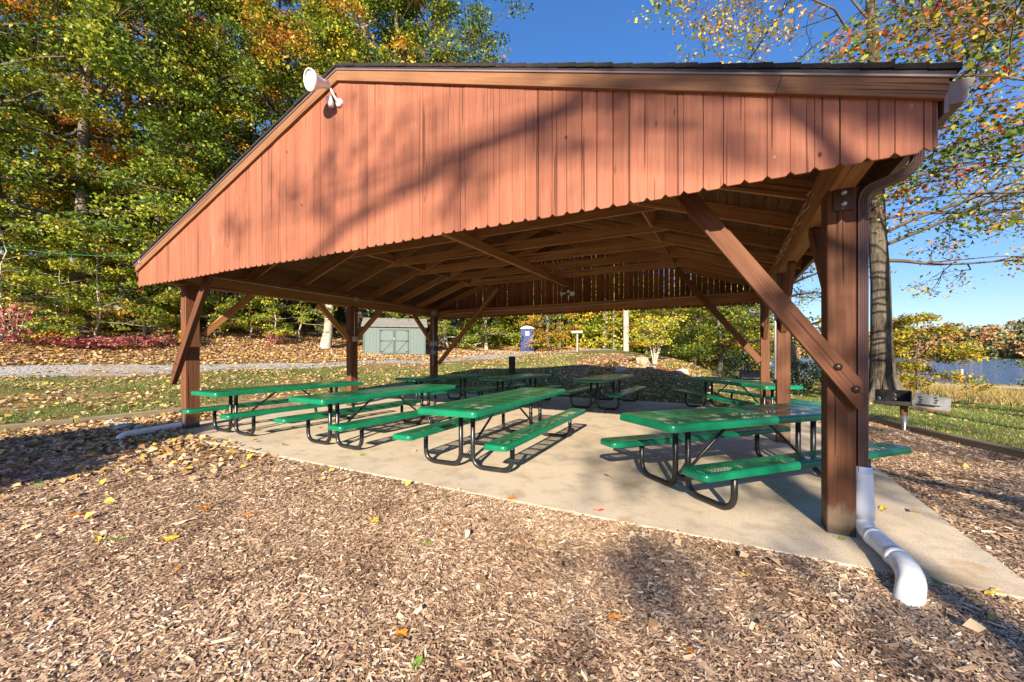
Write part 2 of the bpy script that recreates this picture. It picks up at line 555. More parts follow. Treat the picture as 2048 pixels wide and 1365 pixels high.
def timber(name, p0, p1, w, h, mat, parent, up=(0, 0, 1), bevel=0.005, cut0=None, cut1=None):
    """squared timber whose own X axis runs along the grain; w across, h along 'up'.
    cut0 / cut1 : (plane point, plane normal) to trim an end"""
    p0, p1 = Vector(p0), Vector(p1)
    d = (p1 - p0); L = d.length; d.normalize()
    u = Vector(up); u = (u - d * u.dot(d)).normalized()
    s = u.cross(d)
    bm = bmesh.new()
    bmesh.ops.create_cube(bm, size=1)
    for v in bm.verts:
        v.co = Vector(((v.co.x + 0.5) * L, v.co.y * w, v.co.z * h))
    mt = Matrix((d, s, u)).transposed().to_4x4()
    mt.translation = p0
    inv = mt.inverted()
    for cut in (cut0, cut1):
        if cut:
            co = inv @ Vector(cut[0]); no = inv.to_3x3() @ Vector(cut[1])
            geo = bm.verts[:] + bm.edges[:] + bm.faces[:]
            res = bmesh.ops.bisect_plane(bm, geom=geo, plane_co=co, plane_no=no, clear_outer=True)
            ed = [e for e in res['geom_cut'] if isinstance(e, bmesh.types.BMEdge)]
            if ed:
                bmesh.ops.edgeloop_fill(bm, edges=ed)
    bmesh.ops.recalc_face_normals(bm, faces=bm.faces)
    me = bpy.data.meshes.new(name)
    bm.to_mesh(me); bm.free()
    return put(name, me, mat, parent, mt, False, bevel)

def quads(name, V, mat, tint=None, parent=None, tri=False):
    """V (N,4,3) quads -> one mesh, with a per-face tint"""
    N, K = V.shape[0], V.shape[1]
    me = bpy.data.meshes.new(name)
    me.vertices.add(N * K)
    me.vertices.foreach_set('co', V.astype(np.float32).reshape(-1))
    me.loops.add(N * K)
    me.loops.foreach_set('vertex_index', np.arange(N * K, dtype=np.int32))
    me.polygons.add(N)
    me.polygons.foreach_set('loop_start', np.arange(0, N * K, K, dtype=np.int32))
    me.update(calc_edges=True)
    if tint is not None:
        a = me.attributes.new('tint', 'FLOAT', 'FACE')
        a.data.foreach_set('value', np.clip(tint, 0, 1).astype(np.float32))
    return put(name, me, mat, parent)

# ------------------------------------------------------------------ terrain
PROF = {
    -180: [(0, 0), (600, 0)], -75: [(0, 0), (600, 0)],
    -50: [(0, 0), (6, 0), (10, -.1), (20, -.4), (30, -.8), (39, -1.1), (48, -1.8), (300, -2.2), (330, -1), (360, 8), (450, 20), (600, 22)],
    -24: [(0, 0), (6, 0), (10, -.1), (20, -.4), (30, -.75), (41.8, -1.1), (50, -1.9), (300, -2.2), (330, -1), (360, 6), (450, 17), (600, 20)],
    -10: [(0, 0), (10, 0), (17, -.12), (30, -.5), (41.6, -1.02), (50, -1.9), (300, -2.2), (330, -1), (370, 5), (450, 12), (600, 15)],
    0: [(0, 0), (13, 0), (18, .2), (24, .4), (34, .15), (48, -1.1), (58, -1.9), (290, -2), (320, -1), (360, 5), (450, 10), (600, 12)],
    8: [(0, 0), (13, 0), (16, .3), (20, .9), (24, 1.1), (40, 1.3), (70, 1.5), (600, 14)],
    15: [(0, 0), (13, 0), (20, .6), (30, 1.4), (42, 1.95), (52, 2.6), (80, 5), (600, 30)],
    26: [(0, 0), (14, 0), (20, .55), (30, 1.33), (37, 1.54), (50, 3), (80, 7), (600, 40)],
    45: [(0, 0), (14, 0), (20, .55), (24, .95), (28.3, 1.3), (33, 2.1), (50, 5), (80, 9), (600, 50)],
    60: [(0, 0), (12, 0), (18, .4), (24.3, .7), (29.5, 2.2), (34, 3.3), (50, 7), (80, 12), (600, 60)],
    72: [(0, 0), (12, 0), (18, .35), (24, .6), (28, 1.8), (34, 3.3), (45, 6), (80, 13), (600, 60)],
    95: [(0, 0), (12, 0), (18, .35), (24, .6), (28, 1.8), (34, 3.3), (45, 6), (80, 13), (600, 60)],
    130: [(0, 0), (30, .5), (60, 3), (600, 30)], 180: [(0, 0), (600, 0)],
}
PK = sorted(PROF)
def terrain(x, y):
    x = np.asarray(x, float); y = np.asarray(y, float)
    r = np.hypot(x, y); ph = np.degrees(np.arctan2(-x, y))
    rows = np.array([np.interp(r, [a for a, b in PROF[k]], [b for a, b in PROF[k]]) for k in PK])
    k = np.clip(np.searchsorted(PK, ph, side='right') - 1, 0, len(PK) - 2)
    lo = np.array(PK, float)[k]; hi = np.array(PK, float)[k + 1]
    f = np.clip((ph - lo) / (hi - lo), 0, 1); f = f * f * (3 - 2 * f)
    idx = np.indices(r.shape)
    z = np.take_along_axis(rows, k[None], 0)[0] * (1 - f) + np.take_along_axis(rows, (k + 1)[None], 0)[0] * f
    z = z + 0.05 * np.sin(x * .9 + 1) * np.sin(y * .7) * np.clip((r - 13) / 10, 0, 1)
    return z - 0.016
def tz(x, y):
    return float(terrain(np.array([x]), np.array([y]))[0])

ROAD = [(-28, -6), (-25.2, -1), (-23.7, 4.4), (-22.8, 7.2), (-21.2, 11.4), (-18.6, 15.0), (-16.0, 18.6), (-14.9, 22.4), (-14.4, 26.5), (-13.4, 31), (-11.8, 36), (-10.0, 41.1)]
RPH = np.array([math.degrees(math.atan2(-x, y)) for x, y in ROAD]); RR = np.array([math.hypot(x, y) for x, y in ROAD])
_o = np.argsort(RPH); RPH, RR = RPH[_o], RR[_o]
def fbm(x, y, s):
    return (np.sin(x*s*1.7+1.3*np.sin(y*s*1.1)) + np.sin(y*s*2.1+1.7*np.sin(x*s*1.4+2)) + .5*np.sin(x*s*4.3+y*s*3.7+1)) / 2.5
def zones(x, y):
    """lawn, leaf litter, bark mulch weights; the rest is wood-chip mulch"""
    r = np.hypot(x, y); ph = np.degrees(np.arctan2(-x, y))
    n = fbm(x, y, 1.6) * .35 + fbm(x, y, 5.1) * .15
    ss = lambda v, w=.35: np.clip(v / w + .5, 0, 1)
    left_edge = -11.55 - 0.0 * y
    left = ss(left_edge - x, .12)
    timber_r = 3.11 + (10.27 - y) * (0.64 / 1.72)
    right = ss(x - timber_r, .15) * (ph < 0)
    back = ss(y - 12.35 + .3 * n)
    lawn = np.maximum.reduce([left, right, back])
    rr = np.interp(ph, RPH, RR)
    out = ss(r - rr - .9 + n, 1.2) * (ph > 10)
    lit = np.maximum(out, .55 * ss(fbm(x, y, .45) - .35, .3) * (x < -11.6))
    lit = np.maximum(lit, ss(r - 46, 2) * (ph > -3))
    brk = ss(1.9 - np.hypot((x + 4.4) / 1.5, (y - 20.5) / 2.6) + n * 1.5, .5) + ss(1.8 - np.hypot((x + 6.5) / 1.1, (y - 25) / 2.2) + n * 1.5, .5)
    brk = np.clip(brk + ss(1.5 - np.hypot((x + 2.4) / 2.6, (y - 20.5) / 1.5) + n, .4) * .8, 0, 1)
    return lawn, lit, brk

def build_ground():
    rs = [0.0, .3]
    while rs[-1] < 620:
        r = rs[-1]
        rs.append(r + max(.10, r * .019))
    rs = np.array(rs[1:])
    fine = np.radians(np.arange(-40, 95, .5)); coarse = np.radians(np.arange(95, 320, 5.0))
    th = np.concatenate([fine, coarse])
    A, B = np.meshgrid(rs, th, indexing='ij')
    X = -A * np.sin(B); Y = A * np.cos(B)
    Z = terrain(X, Y)
    nr, na = X.shape
    V = np.stack([X, Y, Z], -1).reshape(-1, 3)
    V = np.vstack([V, [[0, 0, tz(0, 0)]]])
    i, j = np.meshgrid(np.arange(nr - 1), np.arange(na), indexing='ij')
    j2 = (j + 1) % na
    F = np.stack([i*na+j, i*na+j2, (i+1)*na+j2, (i+1)*na+j], -1).reshape(-1, 4)[:, ::-1]
    c = len(V) - 1
    T = [(c, k, (k + 1) % na) for k in range(na)]
    me = bpy.data.meshes.new('ground')
    me.vertices.add(len(V)); me.vertices.foreach_set('co', V.astype(np.float32).reshape(-1))
    li = np.concatenate([F.reshape(-1), np.array(T)[:, ::-1].reshape(-1)]).astype(np.int32)
    me.loops.add(len(li)); me.loops.foreach_set('vertex_index', li)
    st = np.concatenate([np.arange(len(F)) * 4, len(F) * 4 + np.arange(len(T)) * 3]).astype(np.int32)
    me.polygons.add(len(st)); me.polygons.foreach_set('loop_start', st)
    me.update(calc_edges=True)
    lawn, lit, brk = zones(V[:, 0], V[:, 1])
    ca = me.color_attributes.new('zone', 'FLOAT_COLOR', 'POINT')
    ca.data.foreach_set('color', np.stack([lawn, lit, brk, np.ones_like(lit)], -1).astype(np.float32).reshape(-1))
    o = put('ground', me, M['ground'], None, None, True)
    # face up
    if me.polygons[0].normal.z < 0:
        me.flip_normals()
    tag(o, kind='structure')
build_ground()

def smooth_line(pts, n):
    P = np.array(pts, float)
    d = np.concatenate([[0], np.cumsum(np.hypot(*np.diff(P, axis=0).T))])
    s = np.linspace(0, d[-1], n)
    Q = np.stack([np.interp(s, d, P[:, 0]), np.interp(s, d, P[:, 1])], -1)
    for _ in range(6):
        Q[1:-1] = (Q[:-2] + 2 * Q[1:-1] + Q[2:]) / 4
    return Q
def strip(name, line, half, mat, lift, nw=6):
    Q = smooth_line(line, 90)
    T = np.gradient(Q, axis=0); T /= np.linalg.norm(T, axis=1)[:, None]
    N = np.stack([-T[:, 1], T[:, 0]], -1)
    vs, fs = [], []
    for i in range(len(Q)):
        for k in range(nw + 1):
            w = half * (2 * k / nw - 1)
            if k in (0, nw): w *= 1 + .18 * math.sin(i * .9) * math.sin(i * .37 + 1)
            p = Q[i] + N[i] * w
            z = tz(p[0], p[1]) + (lift if k not in (0, nw) else -.02)
            vs.append((p[0], p[1], z))
    for i in range(len(Q) - 1):
        for k in range(nw):
            a = i * (nw + 1) + k
            fs.append((a, a + 1, a + nw + 2, a + nw + 1))
    me = bpy.data.meshes.new(name)
    me.from_pydata(vs, [], fs); me.update()
    if me.polygons[5].normal.z < 0: me.flip_normals()
    return tag(put(name, me, mat, None, None, True), kind='structure')
strip('gravel_road', ROAD, 1.25, M['gravel'], .035)
strip('asphalt_path', [(-10.6, 39.3), (-10.2, 42.5), (-11.0, 46), (-13.5, 50), (-18, 54)], 1.3, M['asphalt'], .05)

# lake
mb = MB()
pl = [(-2, 46)] + [(r_ * math.sin(R(a)), r_ * math.cos(R(a))) for a, r_ in ((4, 40), (20, 32), (40, 30), (62, 34), (62, 345), (40, 345), (24, 345), (8, 345), (-1, 340))]
mb.add([(x, y, -1.04) for x, y in pl], [tuple(range(len(pl)))])
o = mb.build('water', M['water'])
if o.data.polygons[0].normal.z < 0: o.data.flip_normals()
tag(o, kind='structure')

# slab
mb = MB()
mb.box((-9.62, 3.43, -.22), (1.63, 12.45, 0))
o = mb.build('concrete_slab', M['concrete'], bevel=.012, seg=2)
tag(o, kind='structure')

# ------------------------------------------------------------------ pavilion
XC, YF, YB = -4.2, 3.42, 11.9          # ridge line, front and back siding
PIT = 0.335
XL, XR = -9.62, 1.14
def ztop(x): return 4.95 - PIT * abs(x - XC)
pav = empty('park_pavilion', (XC, 7.6, 0), 'open timber picnic pavilion with red stained gable over green tables', 'pavilion')

PX = {-1: -9.0, 1: 0.78}
PY = (4.08, 7.72, 11.2)
posts = []
for sx in (-1, 1):
    for iy, y in enumerate(PY):
        yy = y - (0.12 if (sx < 0 and iy == 0) else 0)
        p = timber('post', (PX[sx], yy, -.02), (PX[sx], yy, 2.68), .18, .235, M['post_foot'], pav, up=(0, 1, 0), bevel=.008)
        posts.append(p)
        if sx > 0 and iy == 0:
            p['label'] = 'nearest post with bare weathered foot'
# steel bracket with two bolts on the front right post
mb = MB()
mb.prism([(.735, 2.50), (.845, 2.50), (.855, 2.52), (.855, 2.70), (.735, 2.70), (.725, 2.68), (.725, 2.52)], 'Y', 3.945, 3.963)
br = mb.build('bracket_plate', M['plate'], posts[3], bevel=.003)
mb = MB()
for z in (2.55, 2.635):
    mb = MB()
    mb.lathe([(0, .022), (.012, .021), (.02, .012), (.022, 0)], (.79, 3.945, z), (0, -1, 0), 12)
    mb.build('bolt', M['steel'], posts[3], smooth=True)

# eave beams and end ties
for sx in (-1, 1):
    timber('eave_beam', (PX[sx], YF + .05, 2.81), (PX[sx], YB - .03, 2.81), .16, .29, M['frame'], pav)
timber('end_tie_beam', (PX[-1] - .3, 11.42, 2.78), (PX[1] + .2, 11.42, 2.78), .10, .24, M['frame'], pav)
# rafters, collar ties, blocking, centre runner
RY = [3.50, 4.05, 5.2, 6.35, 7.5, 8.62, 9.75, 10.85, 11.8]
for y in RY:
    for sx in (-1, 1):
        xe = XR + .02 if sx > 0 else XL - .02
        zc = lambda x: ztop(x) - .19
        timber('rafter', (xe, y, zc(xe)), (XC, y, zc(XC)), .05, .19, M['frame'], pav, cut1=((XC, y, 0), (-sx, 0, 0)), bevel=.003)
for y in RY[1:-1]:
    timber('collar_tie', (-7.55, y + .045, 3.655), (-.85, y + .045, 3.655), .045, .19, M['frame'], pav, bevel=.003)
timber('centre_runner', (XC, YF + .2, 3.47), (XC, YB - .05, 3.47), .09, .17, M['frame'], pav)
for sx in (-1, 1):
    xb = XC + sx * 3.05
    for a, b in zip(RY[:-1], RY[1:]):
        timber('blocking', (xb, a + .028, ztop(xb) - .195), (xb, b - .028, ztop(xb) - .195), .045, .21, M['frame'], pav, up=(sx * PIT, 0, 1), bevel=0)
    xb = XC + sx * .45
    timber('ridge_strut', (xb, 6.4, 3.75), (xb, 6.4, ztop(xb) - .2), .07, .04, M['frame'], pav, up=(1, 0, 0))

def bolts(parent, pts, axis, r=.024):
    for p in pts:
        mb = MB()
        mb.lathe([(0, .016), (r * .5, .016), (r * .85, .010), (r, 0), (r * 1.25, 0), (r * 1.25, -.006)], p, axis, 14)
        mb.build('bolt', M['plate'], parent, smooth=True)
# knee braces on the front and back faces of the corner posts
yf = 3.915
b = timber('knee_brace', (.92, yf, 1.02), (-.62, yf, 3.22), .09, .145, M['post'], pav, up=(.8, 0, .6), cut0=((.885, yf, 1.1), (1, 0, 0)))
bolts(b, [(.74, yf - .046, 1.30), (.845, yf - .046, 1.135)], (0, -1, 0))
b = timber('knee_brace', (-9.28, 3.795, .86), (-7.72, 3.795, 3.15), .09, .145, M['post'], pav, up=(-.8, 0, .6), cut0=((-9.22, 3.8, 1.1), (-1, 0, 0)))
bolts(b, [(-9.03, 3.75, 1.22), (-9.13, 3.75, 1.07)], (0, -1, 0))
timber('knee_brace', (-8.88, 11.30, 1.05), (-6.48, 11.30, 3.52), .07, .14, M['frame'], pav, up=(-.7, 0, .7))
timber('knee_brace', (.68, 11.04, 1.22), (-1.12, 11.04, 3.52), .07, .14, M['post'], pav, up=(.7, 0, .7))
# side knee braces, post to eave beam
for sx in (-1, 1):
    x = PX[sx]
    for iy, y in enumerate(PY):
        for d in (-1, 1):
            if (iy == 0 and d < 0) or (iy == 2 and d > 0):
                continue
            timber('knee_brace', (x, y + d * .10, 1.78), (x, y + d * 1.02, 2.66), .09, .12, M['post'] if sx > 0 else M['frame'], pav, up=(0, -d, 1))

# roof deck planks and shingles
for sx in (-1, 1):
    mb = MB()
    run = (XR + .035 - XC) if sx > 0 else (XC - XL + .06)
    n = int(run / .14)
    for k in range(n + 1):
        a = k * .14 + .003; b_ = min(run, a + .134)
        if b_ - a < .03: continue
        xa, xb = XC + sx * a, XC + sx * b_
        r_ = random.random()
        z0, z1 = ztop(xa) - .095, ztop(xb) - .095
        y0, y1 = YF - .02, YB + .02
        vs = [(xa, y0, z0), (xb, y0, z1), (xb, y1, z1), (xa, y1, z0), (xa, y0, z0 + .02), (xb, y0, z1 + .02), (xb, y1, z1 + .02), (xa, y1, z0 + .02)]
        mb.add(vs, [(3,2,1,0),(4,5,6,7),(0,1,5,4),(1,2,6,5),(2,3,7,6),(3,0,4,7)], r_ + .001)
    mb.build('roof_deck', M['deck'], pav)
    mb = MB()
    nb = int((run + .06) / .16)
    for k in range(nb + 1):                                   # courses, each lapped over the one below
        a = k * .16; b_ = a + .165
        xa, xb = XC + sx * a, XC + sx * min(b_, run + .05)
        if (xb - xa) * sx < .02: continue
        f0 = YF - .058 - random.uniform(0, .010); f1 = YB + .06
        za, zb = ztop(xa) - .056, ztop(xb) - .050
        mb.add([(xa, f0, za), (xb, f0, zb), (xb, f1, zb), (xa, f1, za), (xa, f0, za + .032), (xb, f0, zb + .036), (xb, f1, zb + .036), (xa, f1, za + .032)],
               [(3,2,1,0),(4,5,6,7),(0,1,5,4),(1,2,6,5),(2,3,7,6),(3,0,4,7)], random.random())
    mb.build('shingle_roof', M['shingle'], pav)
    # metal drip edges and brown rake fascia, front and back
    for (ya, yb) in ((YF - .052, YF - .047), (YB + .047, YB + .052)):
        xe = XC + sx * (run + .03)
        mb = MB()
        P = [(XC, ztop(XC) - .088), (xe, ztop(xe) - .088), (xe, ztop(xe) - .057), (XC, ztop(XC) - .057)]
        mb.prism(P, 'Y', ya, yb)
        mb.build('rake_fascia', M['rake_brown'], pav)
        mb = MB()
        P = [(XC, ztop(XC) - .098), (xe, ztop(xe) - .098), (xe, ztop(xe) - .084), (XC, ztop(XC) - .084)]
        mb.prism(P, 'Y', ya - .006, yb + .006)
        mb.build('drip_edge', M['drip'], pav)
    # stained rake boards, mitred at the ridge
    for (y, tag_) in ((YF - .028, 0), (YB + .028, 1)):
        xe = XR + .035 if sx > 0 else XL - .035
        zb = lambda x: ztop(x) - .155
        d = Vector((XC - xe, 0, zb(XC) - zb(xe))).normalized()
        segs = [(xe, XC)]
        if sx > 0 and tag_ == 0:
            segs = [(xe, .32), (.318, XC)]
        for (xa, xb) in segs:
            timber('rake_board', (xa, y, zb(xa)), (xb + sx * -.1 * (xb == XC), y, zb(xb + sx * -.1 * (xb == XC)) if xb != XC else zb(XC) + .1 * PIT), .036, .125, M['trim'], pav,
                   cut1=((XC, y, 0), (-sx, 0, 0)) if xb == XC else None, cut0=((xe, y, 0), (sx, 0, 0)) if xa == xe else None, bevel=.003)

# siding boards with clipped lower corners
def siding(y, thick, name, mat, seed, gapmul):
    rd = random.Random(seed)
    mb = MB()
    x = XL
    while x < XR - .03:
        w = min(.137 + rd.uniform(-.002, .002), XR - x)
        gap = rd.choice([.0015, .002, .002, .003, .004, .007]) * gapmul
        x1 = x + w - gap
        zb = 2.64 + rd.uniform(-.004, .004) + .006 * math.sin(x * 1.7)
        c = .026
        top = lambda q: ztop(q) - .13
        P = [(x + c, zb), (x1 - c, zb), (x1, zb + c), (x1, top(x1))]
        if x < XC < x1: P.append((XC, top(XC)))
        P += [(x, top(x)), (x, zb + c)]
        dy = rd.uniform(-.002, .002)
        mb.prism(P, 'Y', y + dy, y + thick + dy, rd.random() + .001)
        x += w
    return mb.build(name, mat, pav, bevel=.0025)
siding(YF - .010, .020, 'gable_siding', M['siding'], 3, 1.0)
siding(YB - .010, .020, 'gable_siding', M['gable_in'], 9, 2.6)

# eave fascia, gutters, soffit boards
for sx in (-1, 1):
    xe = XC + sx * (XR + .02 - XC) if sx > 0 else XL - .02
    ze = ztop(xe)
    timber('eave_fascia', (xe + sx * .012, YF - .02, ze - .20), (xe + sx * .012, YB + .02, ze - .20), .024, .20, M['brown_metal'] if sx > 0 else M['trim'], pav, bevel=.002)
    mb = MB()
    xo = xe + sx * .026
    z0 = ze - .24
    prof = [(0, .14), (0, 0), (.075, 0), (.088, .03), (.085, .062), (.105, .095), (.118, .118), (.118, .135), (.108, .135), (.106, .12), (.094, .10), (.075, .066), (.077, .034), (.066, .012), (.012, .012), (.012, .14)]
    mb.prism([(xo + sx * p, z0 + q) for p, q in prof], 'Y', YF + .02, YB)
    pe = [(xo + sx * p, z0 + q) for p, q in prof[:9]]
    mb.prism(pe, 'Y', YF + .008, YF + .02)
    g = mb.build('gutter', M['brown_metal'], pav)
    # sloping beige board under the overhang
    timber('soffit_board', (PX[sx] + sx * .14, YF + .25, 2.92), (PX[sx] + sx * .14, YB - .1, 2.92), .018, .15, M['soffit'], pav, bevel=.002)

def ribbed(mb, pts, w, d, n=14):
    """corrugated rectangular downspout swept along points in the XZ plane of the run"""
    sec = []
    for (a0, a1, side) in ((-1, 1, 0), (-1, 1, 1), (1, -1, 2), (1, -1, 3)):
        m = 9 if side in (0, 2) else 5
        for k in range(m):
            t = a0 + (a1 - a0) * k / m
            rib = .0045 * (1 if k % 2 else -.3)
            if side == 0: sec.append((t * w / 2, -d / 2 - rib))
            if side == 1: sec.append((w / 2 + rib, t * d / 2))
            if side == 2: sec.append((t * w / 2, d / 2 + rib))
            if side == 3: sec.append((-w / 2 - rib, t * d / 2))
    pts = [Vector(p) for p in pts]
    vs, fs = [], []
    N = len(sec)
    for i, p in enumerate(pts):
        t = (pts[min(i + 1, len(pts) - 1)] - pts[max(i - 1, 0)]).normalized()
        s = Vector((0, 1, 0)).cross(t)
        s = s.normalized() if s.length > .1 else Vector((1, 0, 0))
        f = t.cross(s).normalized()
        for a, b_ in sec:
            vs.append(p + s * a + f * b_)
    for i in range(len(pts) - 1):
        for k in range(N):
            fs.append((i*N+k, i*N+(k+1)%N, (i+1)*N+(k+1)%N, (i+1)*N+k))
    mb.add(vs, fs)
    mb.add([vs[k] for k in range(N)], [tuple(range(N))])
    mb.add([vs[(len(pts)-1)*N + k] for k in range(N)], [tuple(range(N))])
def bez(p0, p1, p2, n):
    p0, p1, p2 = Vector(p0), Vector(p1), Vector(p2)
    return [p0*(1-t)**2 + p1*2*t*(1-t) + p2*t*t for t in [k/(n-1) for k in range(n)]]
def downspout(sx, y):
    xe = (XR + .02 if sx > 0 else XL - .02) + sx * .07
    xp = PX[sx] + sx * .135
    path = [(xe, y, 2.93), (xe, y, 2.87)] + bez((xe, y, 2.85), (xe, y, 2.77), (xe - sx * .09, y, 2.72), 8)[1:] + \
           bez((xp + sx * .06, y, 2.66), (xp, y, 2.63), (xp, y, 2.55), 8) + [(xp, y, 2.3), (xp, y, .50)]
    mb = MB()
    ribbed(mb, path, .062, .082)
    ds = mb.build('downspout', M['brown_metal'], pav)
    return ds, xp
ds, xp = downspout(1, 4.02)
# white adapter and drain pipe at the near post
mb = MB()
mb.lathe([(.050, .54), (.054, .54), (.054, .49), (.057, .49), (.057, .485), (.062, .41), (.064, .30), (.070, .25), (.070, .14), (.066, .14)], (xp + .008, 4.02, 0), (0, 0, 1), 28)
ap = mb.build('drain_adapter', M['pvc'], ds, smooth=True)
mb = MB()
pth = bez((xp + .008, 4.02, .20), (xp + .008, 4.02, .07), (xp + .014, 3.90, .075), 9) + [(xp + .03, 3.74, .07)]
mb.tube(pth, .060, 26)
pts = [(xp + .026 + .035 * k / 26, 3.80 - .30 * k / 26, .074) for k in range(27)]
mb.tube(pts, [.060 + (.0035 if k % 2 else 0) for k in range(27)], 26)
mb.tube([(xp + .022, 3.83, .074), (xp + .027, 3.79, .074)], .068, 26)
mb.tube([(xp + .055, 3.53, .074), (xp + .063, 3.47, .074)], .069, 26)
pth = bez((xp + .060, 3.48, .074), (xp + .075, 3.28, .082), (xp + .025, 3.17, .035), 10) + bez((xp + .025, 3.17, .035), (xp + .005, 3.12, .01), (xp - .01, 3.10, -.06), 5)[1:]
mb.tube(pth, [.064] * 3 + [.068] * (len(pth) - 3), 26)
mb.build('drain_pipe', M['pvc'], ds, smooth=True)
ds2, xp2 = downspout(-1, 4.1)
mb = MB()
mb.lathe([(.050, .40), (.056, .40), (.060, .3), (.066, .2), (.066, .1)], (xp2, 4.1, 0), (0, 0, 1), 20)
pth = bez((xp2, 4.1, .15), (xp2, 4.08, .05), (xp2 + .03, 3.9, .06), 7) + [(xp2 + .12, 3.55, .055), (xp2 + .2, 3.25, .05)] + bez((xp2 + .25, 3.05, .05), (xp2 + .30, 2.9, .05), (xp2 + .42, 2.83, -.02), 7)
mb.tube(pth, .060, 20)
mb.build('drain_pipe', M['pvc'], ds2, smooth=True)

# conduit with boxes
def conduit(name, pts, r=.013):
    mb = MB(); mb.tube(pts, r, 8)
    return mb.build(name, M['conduit'], pav, smooth=True)
xc = PX[-1] + .10
conduit('conduit', [(xc, 4.2, 2.90), (xc, 6, 2.885), (xc, 7.72, 2.88), (xc, 9.5, 2.87), (xc, 11.15, 2.86)])
conduit('conduit', [(PX[-1] + .115, 7.70, 2.87), (PX[-1] + .115, 7.70, 1.86)])
conduit('conduit', [(PX[-1] + .12, 11.02, 2.80), (PX[-1] + .12, 11.02, 1.0)], .018)
conduit('conduit', [(-8.6, 11.35, 2.80), (-6.5, 11.35, 2.79), (-3.9, 11.35, 2.79), (-2, 11.35, 2.83), (.5, 11.35, 2.90)])
conduit('conduit', [(PX[1] - .115, 7.55, 2.62), (PX[1] - .115, 7.55, 1.0)], .016)
conduit('conduit', [(PX[1] - .115, 7.56, 2.60), (PX[1] - .12, 8.4, 2.2), (PX[1] - .12, 8.9, 1.95)], .012)
for (x, y, z, sx_, sy, sz) in ((PX[-1] + .12, 7.70, 1.80, .05, .12, .14), (xc + .03, 7.72, 2.88, .05, .10, .08), (PX[-1] + .14, 11.02, 2.80, .09, .14, .17), (PX[-1] + .15, 11.0, 1.74, .1, .16, .16), (PX[-1] + .15, 11.0, 1.45, .08, .10, .14)):
    mb = MB(); mb.box((x - sx_, y - sy / 2, z - sz / 2), (x + sx_, y + sy / 2, z + sz / 2))
    jb = mb.build('junction_box', M['conduit'] if z > 1.75 else M['grey_box'], pav, bevel=.008, seg=2)
    mb = MB(); mb.box((x + sx_, y - sy / 2 + .012, z - sz / 2 + .012), (x + sx_ + .006, y + sy / 2 - .012, z + sz / 2 - .012))
    mb.build('cover', M['conduit'], jb, bevel=.002)

# ------------------------------------------------------------------ flood lamps
def lamp_head(mb, p, d, s=1.0):
    mb.lathe([(0, -.09*s), (.030*s, -.09*s), (.033*s, -.04*s), (.040*s, -.03*s), (.048*s, -.01*s), (.068*s, .03*s), (.074*s, .04*s), (.074*s, .055*s), (.066*s, .055*s), (.064*s, .045*s)], p, d, 24)
def flood(name, loc, heads, base, label, scale=1.0):
    e = empty(name, loc, label, 'floodlight')
    mb = MB()
    bd = Vector(base)
    mb.lathe([(0, .03), (.045, .03), (.05, .02), (.05, 0)], loc, bd, 20)
    mb.build('base_plate', M['lamp_white'], e, smooth=True)
    for (off, d) in heads:
        p = Vector(loc) + Vector(off)
        d = Vector(d).normalized()
        mb = MB()
        lamp_head(mb, p, d, scale)
        h = mb.build('lamp_head', M['lamp_white'], e, smooth=True)
        mb = MB()
        mb.lathe([(0, .052*scale), (.03*scale, .050*scale), (.060*scale, .046*scale)], p, d, 24)
        mb.build('lens', M['lens'], h, smooth=True)
        mb = MB()
        q = p - d * .10 * scale
        mb.tube(bez(Vector(loc) + bd * .02, Vector(loc) + bd * .06, q, 7), .014, 10)
        mb.build('swivel_arm', M['lamp_white'], e, smooth=True)
    return e
fl = flood('floodlight', (-4.18, YF - .012, 4.46), [((-.09, -.26, .14), (-.12, -.93, -.26))], (0, -1, 0), 'white floodlight on the front gable peak, aimed left', 1.6)
mb = MB()
mb.lathe([(.022, .06), (.035, .055), (.038, 0), (.03, -.055), (.005, -.06)], (-4.25, YF - .10, 4.45), (-.2, -.2, 1), 16)
mb.build('motion_sensor', M['lamp_white'], fl, smooth=True)
fb = flood('floodlight', (-4.2, 11.55, 3.30), [((-.16, -.10, -.10), (-.8, -.5, -.2)), ((.14, -.10, -.12), (.5, -.8, -.2))], (0, 0, -1), 'twin white floodlight hanging inside the dark rear gable')
mb = MB(); mb.tube([(-4.2, 11.55, 3.38), (-4.2, 11.55, 2.80)], .012, 8)
mb.build('stem', M['conduit'], fb, smooth=True)
mb = MB(); mb.lathe([(0, -.12), (.025, -.12), (.03, -.02), (.02, 0)], (-4.2, 11.55, 3.16), (0, 0, 1), 14)
mb.build('motion_sensor', M['lamp_white'], fb, smooth=True)

# ------------------------------------------------------------------ string lights
def cord_light(name, pts, bulbs, label, mat, drop=.07, group=None):
    pts = [Vector(p) for p in pts]
    e = empty(name, pts[0], label, 'string lights', group)
    mb = MB(); mb.tube(pts, .005, 6)
    mb.build('cord', mat, e, smooth=True)
    for b_ in bulbs:
        b_ = Vector(b_)
        mb = MB(); mb.lathe([(.006, 0), (.016, -.012), (.017, -.05), (.012, -.055)], b_, (0, 0, 1), 10)
        s = mb.build('socket', M['black_plastic'], e, smooth=True)
        mb = MB(); mb.lathe([(.012, -.052), (.022, -.075), (.030, -.105), (.024, -.135), (.003, -.15)], b_, (0, 0, 1), 12)
        mb.build('bulb', M['glass'], s, smooth=True)
    return e
sp = [(-16.5, .6, 4.3), (-14.5, 1.6, 3.78), (-13.0, 2.3, 3.56), (-11.6, 2.85, 3.36), (-10.6, 3.2, 3.27), (-9.75, YF - .05, 3.22), (-9.45, YF - .05, 3.18), (-9.1, YF - .03, 3.10)]
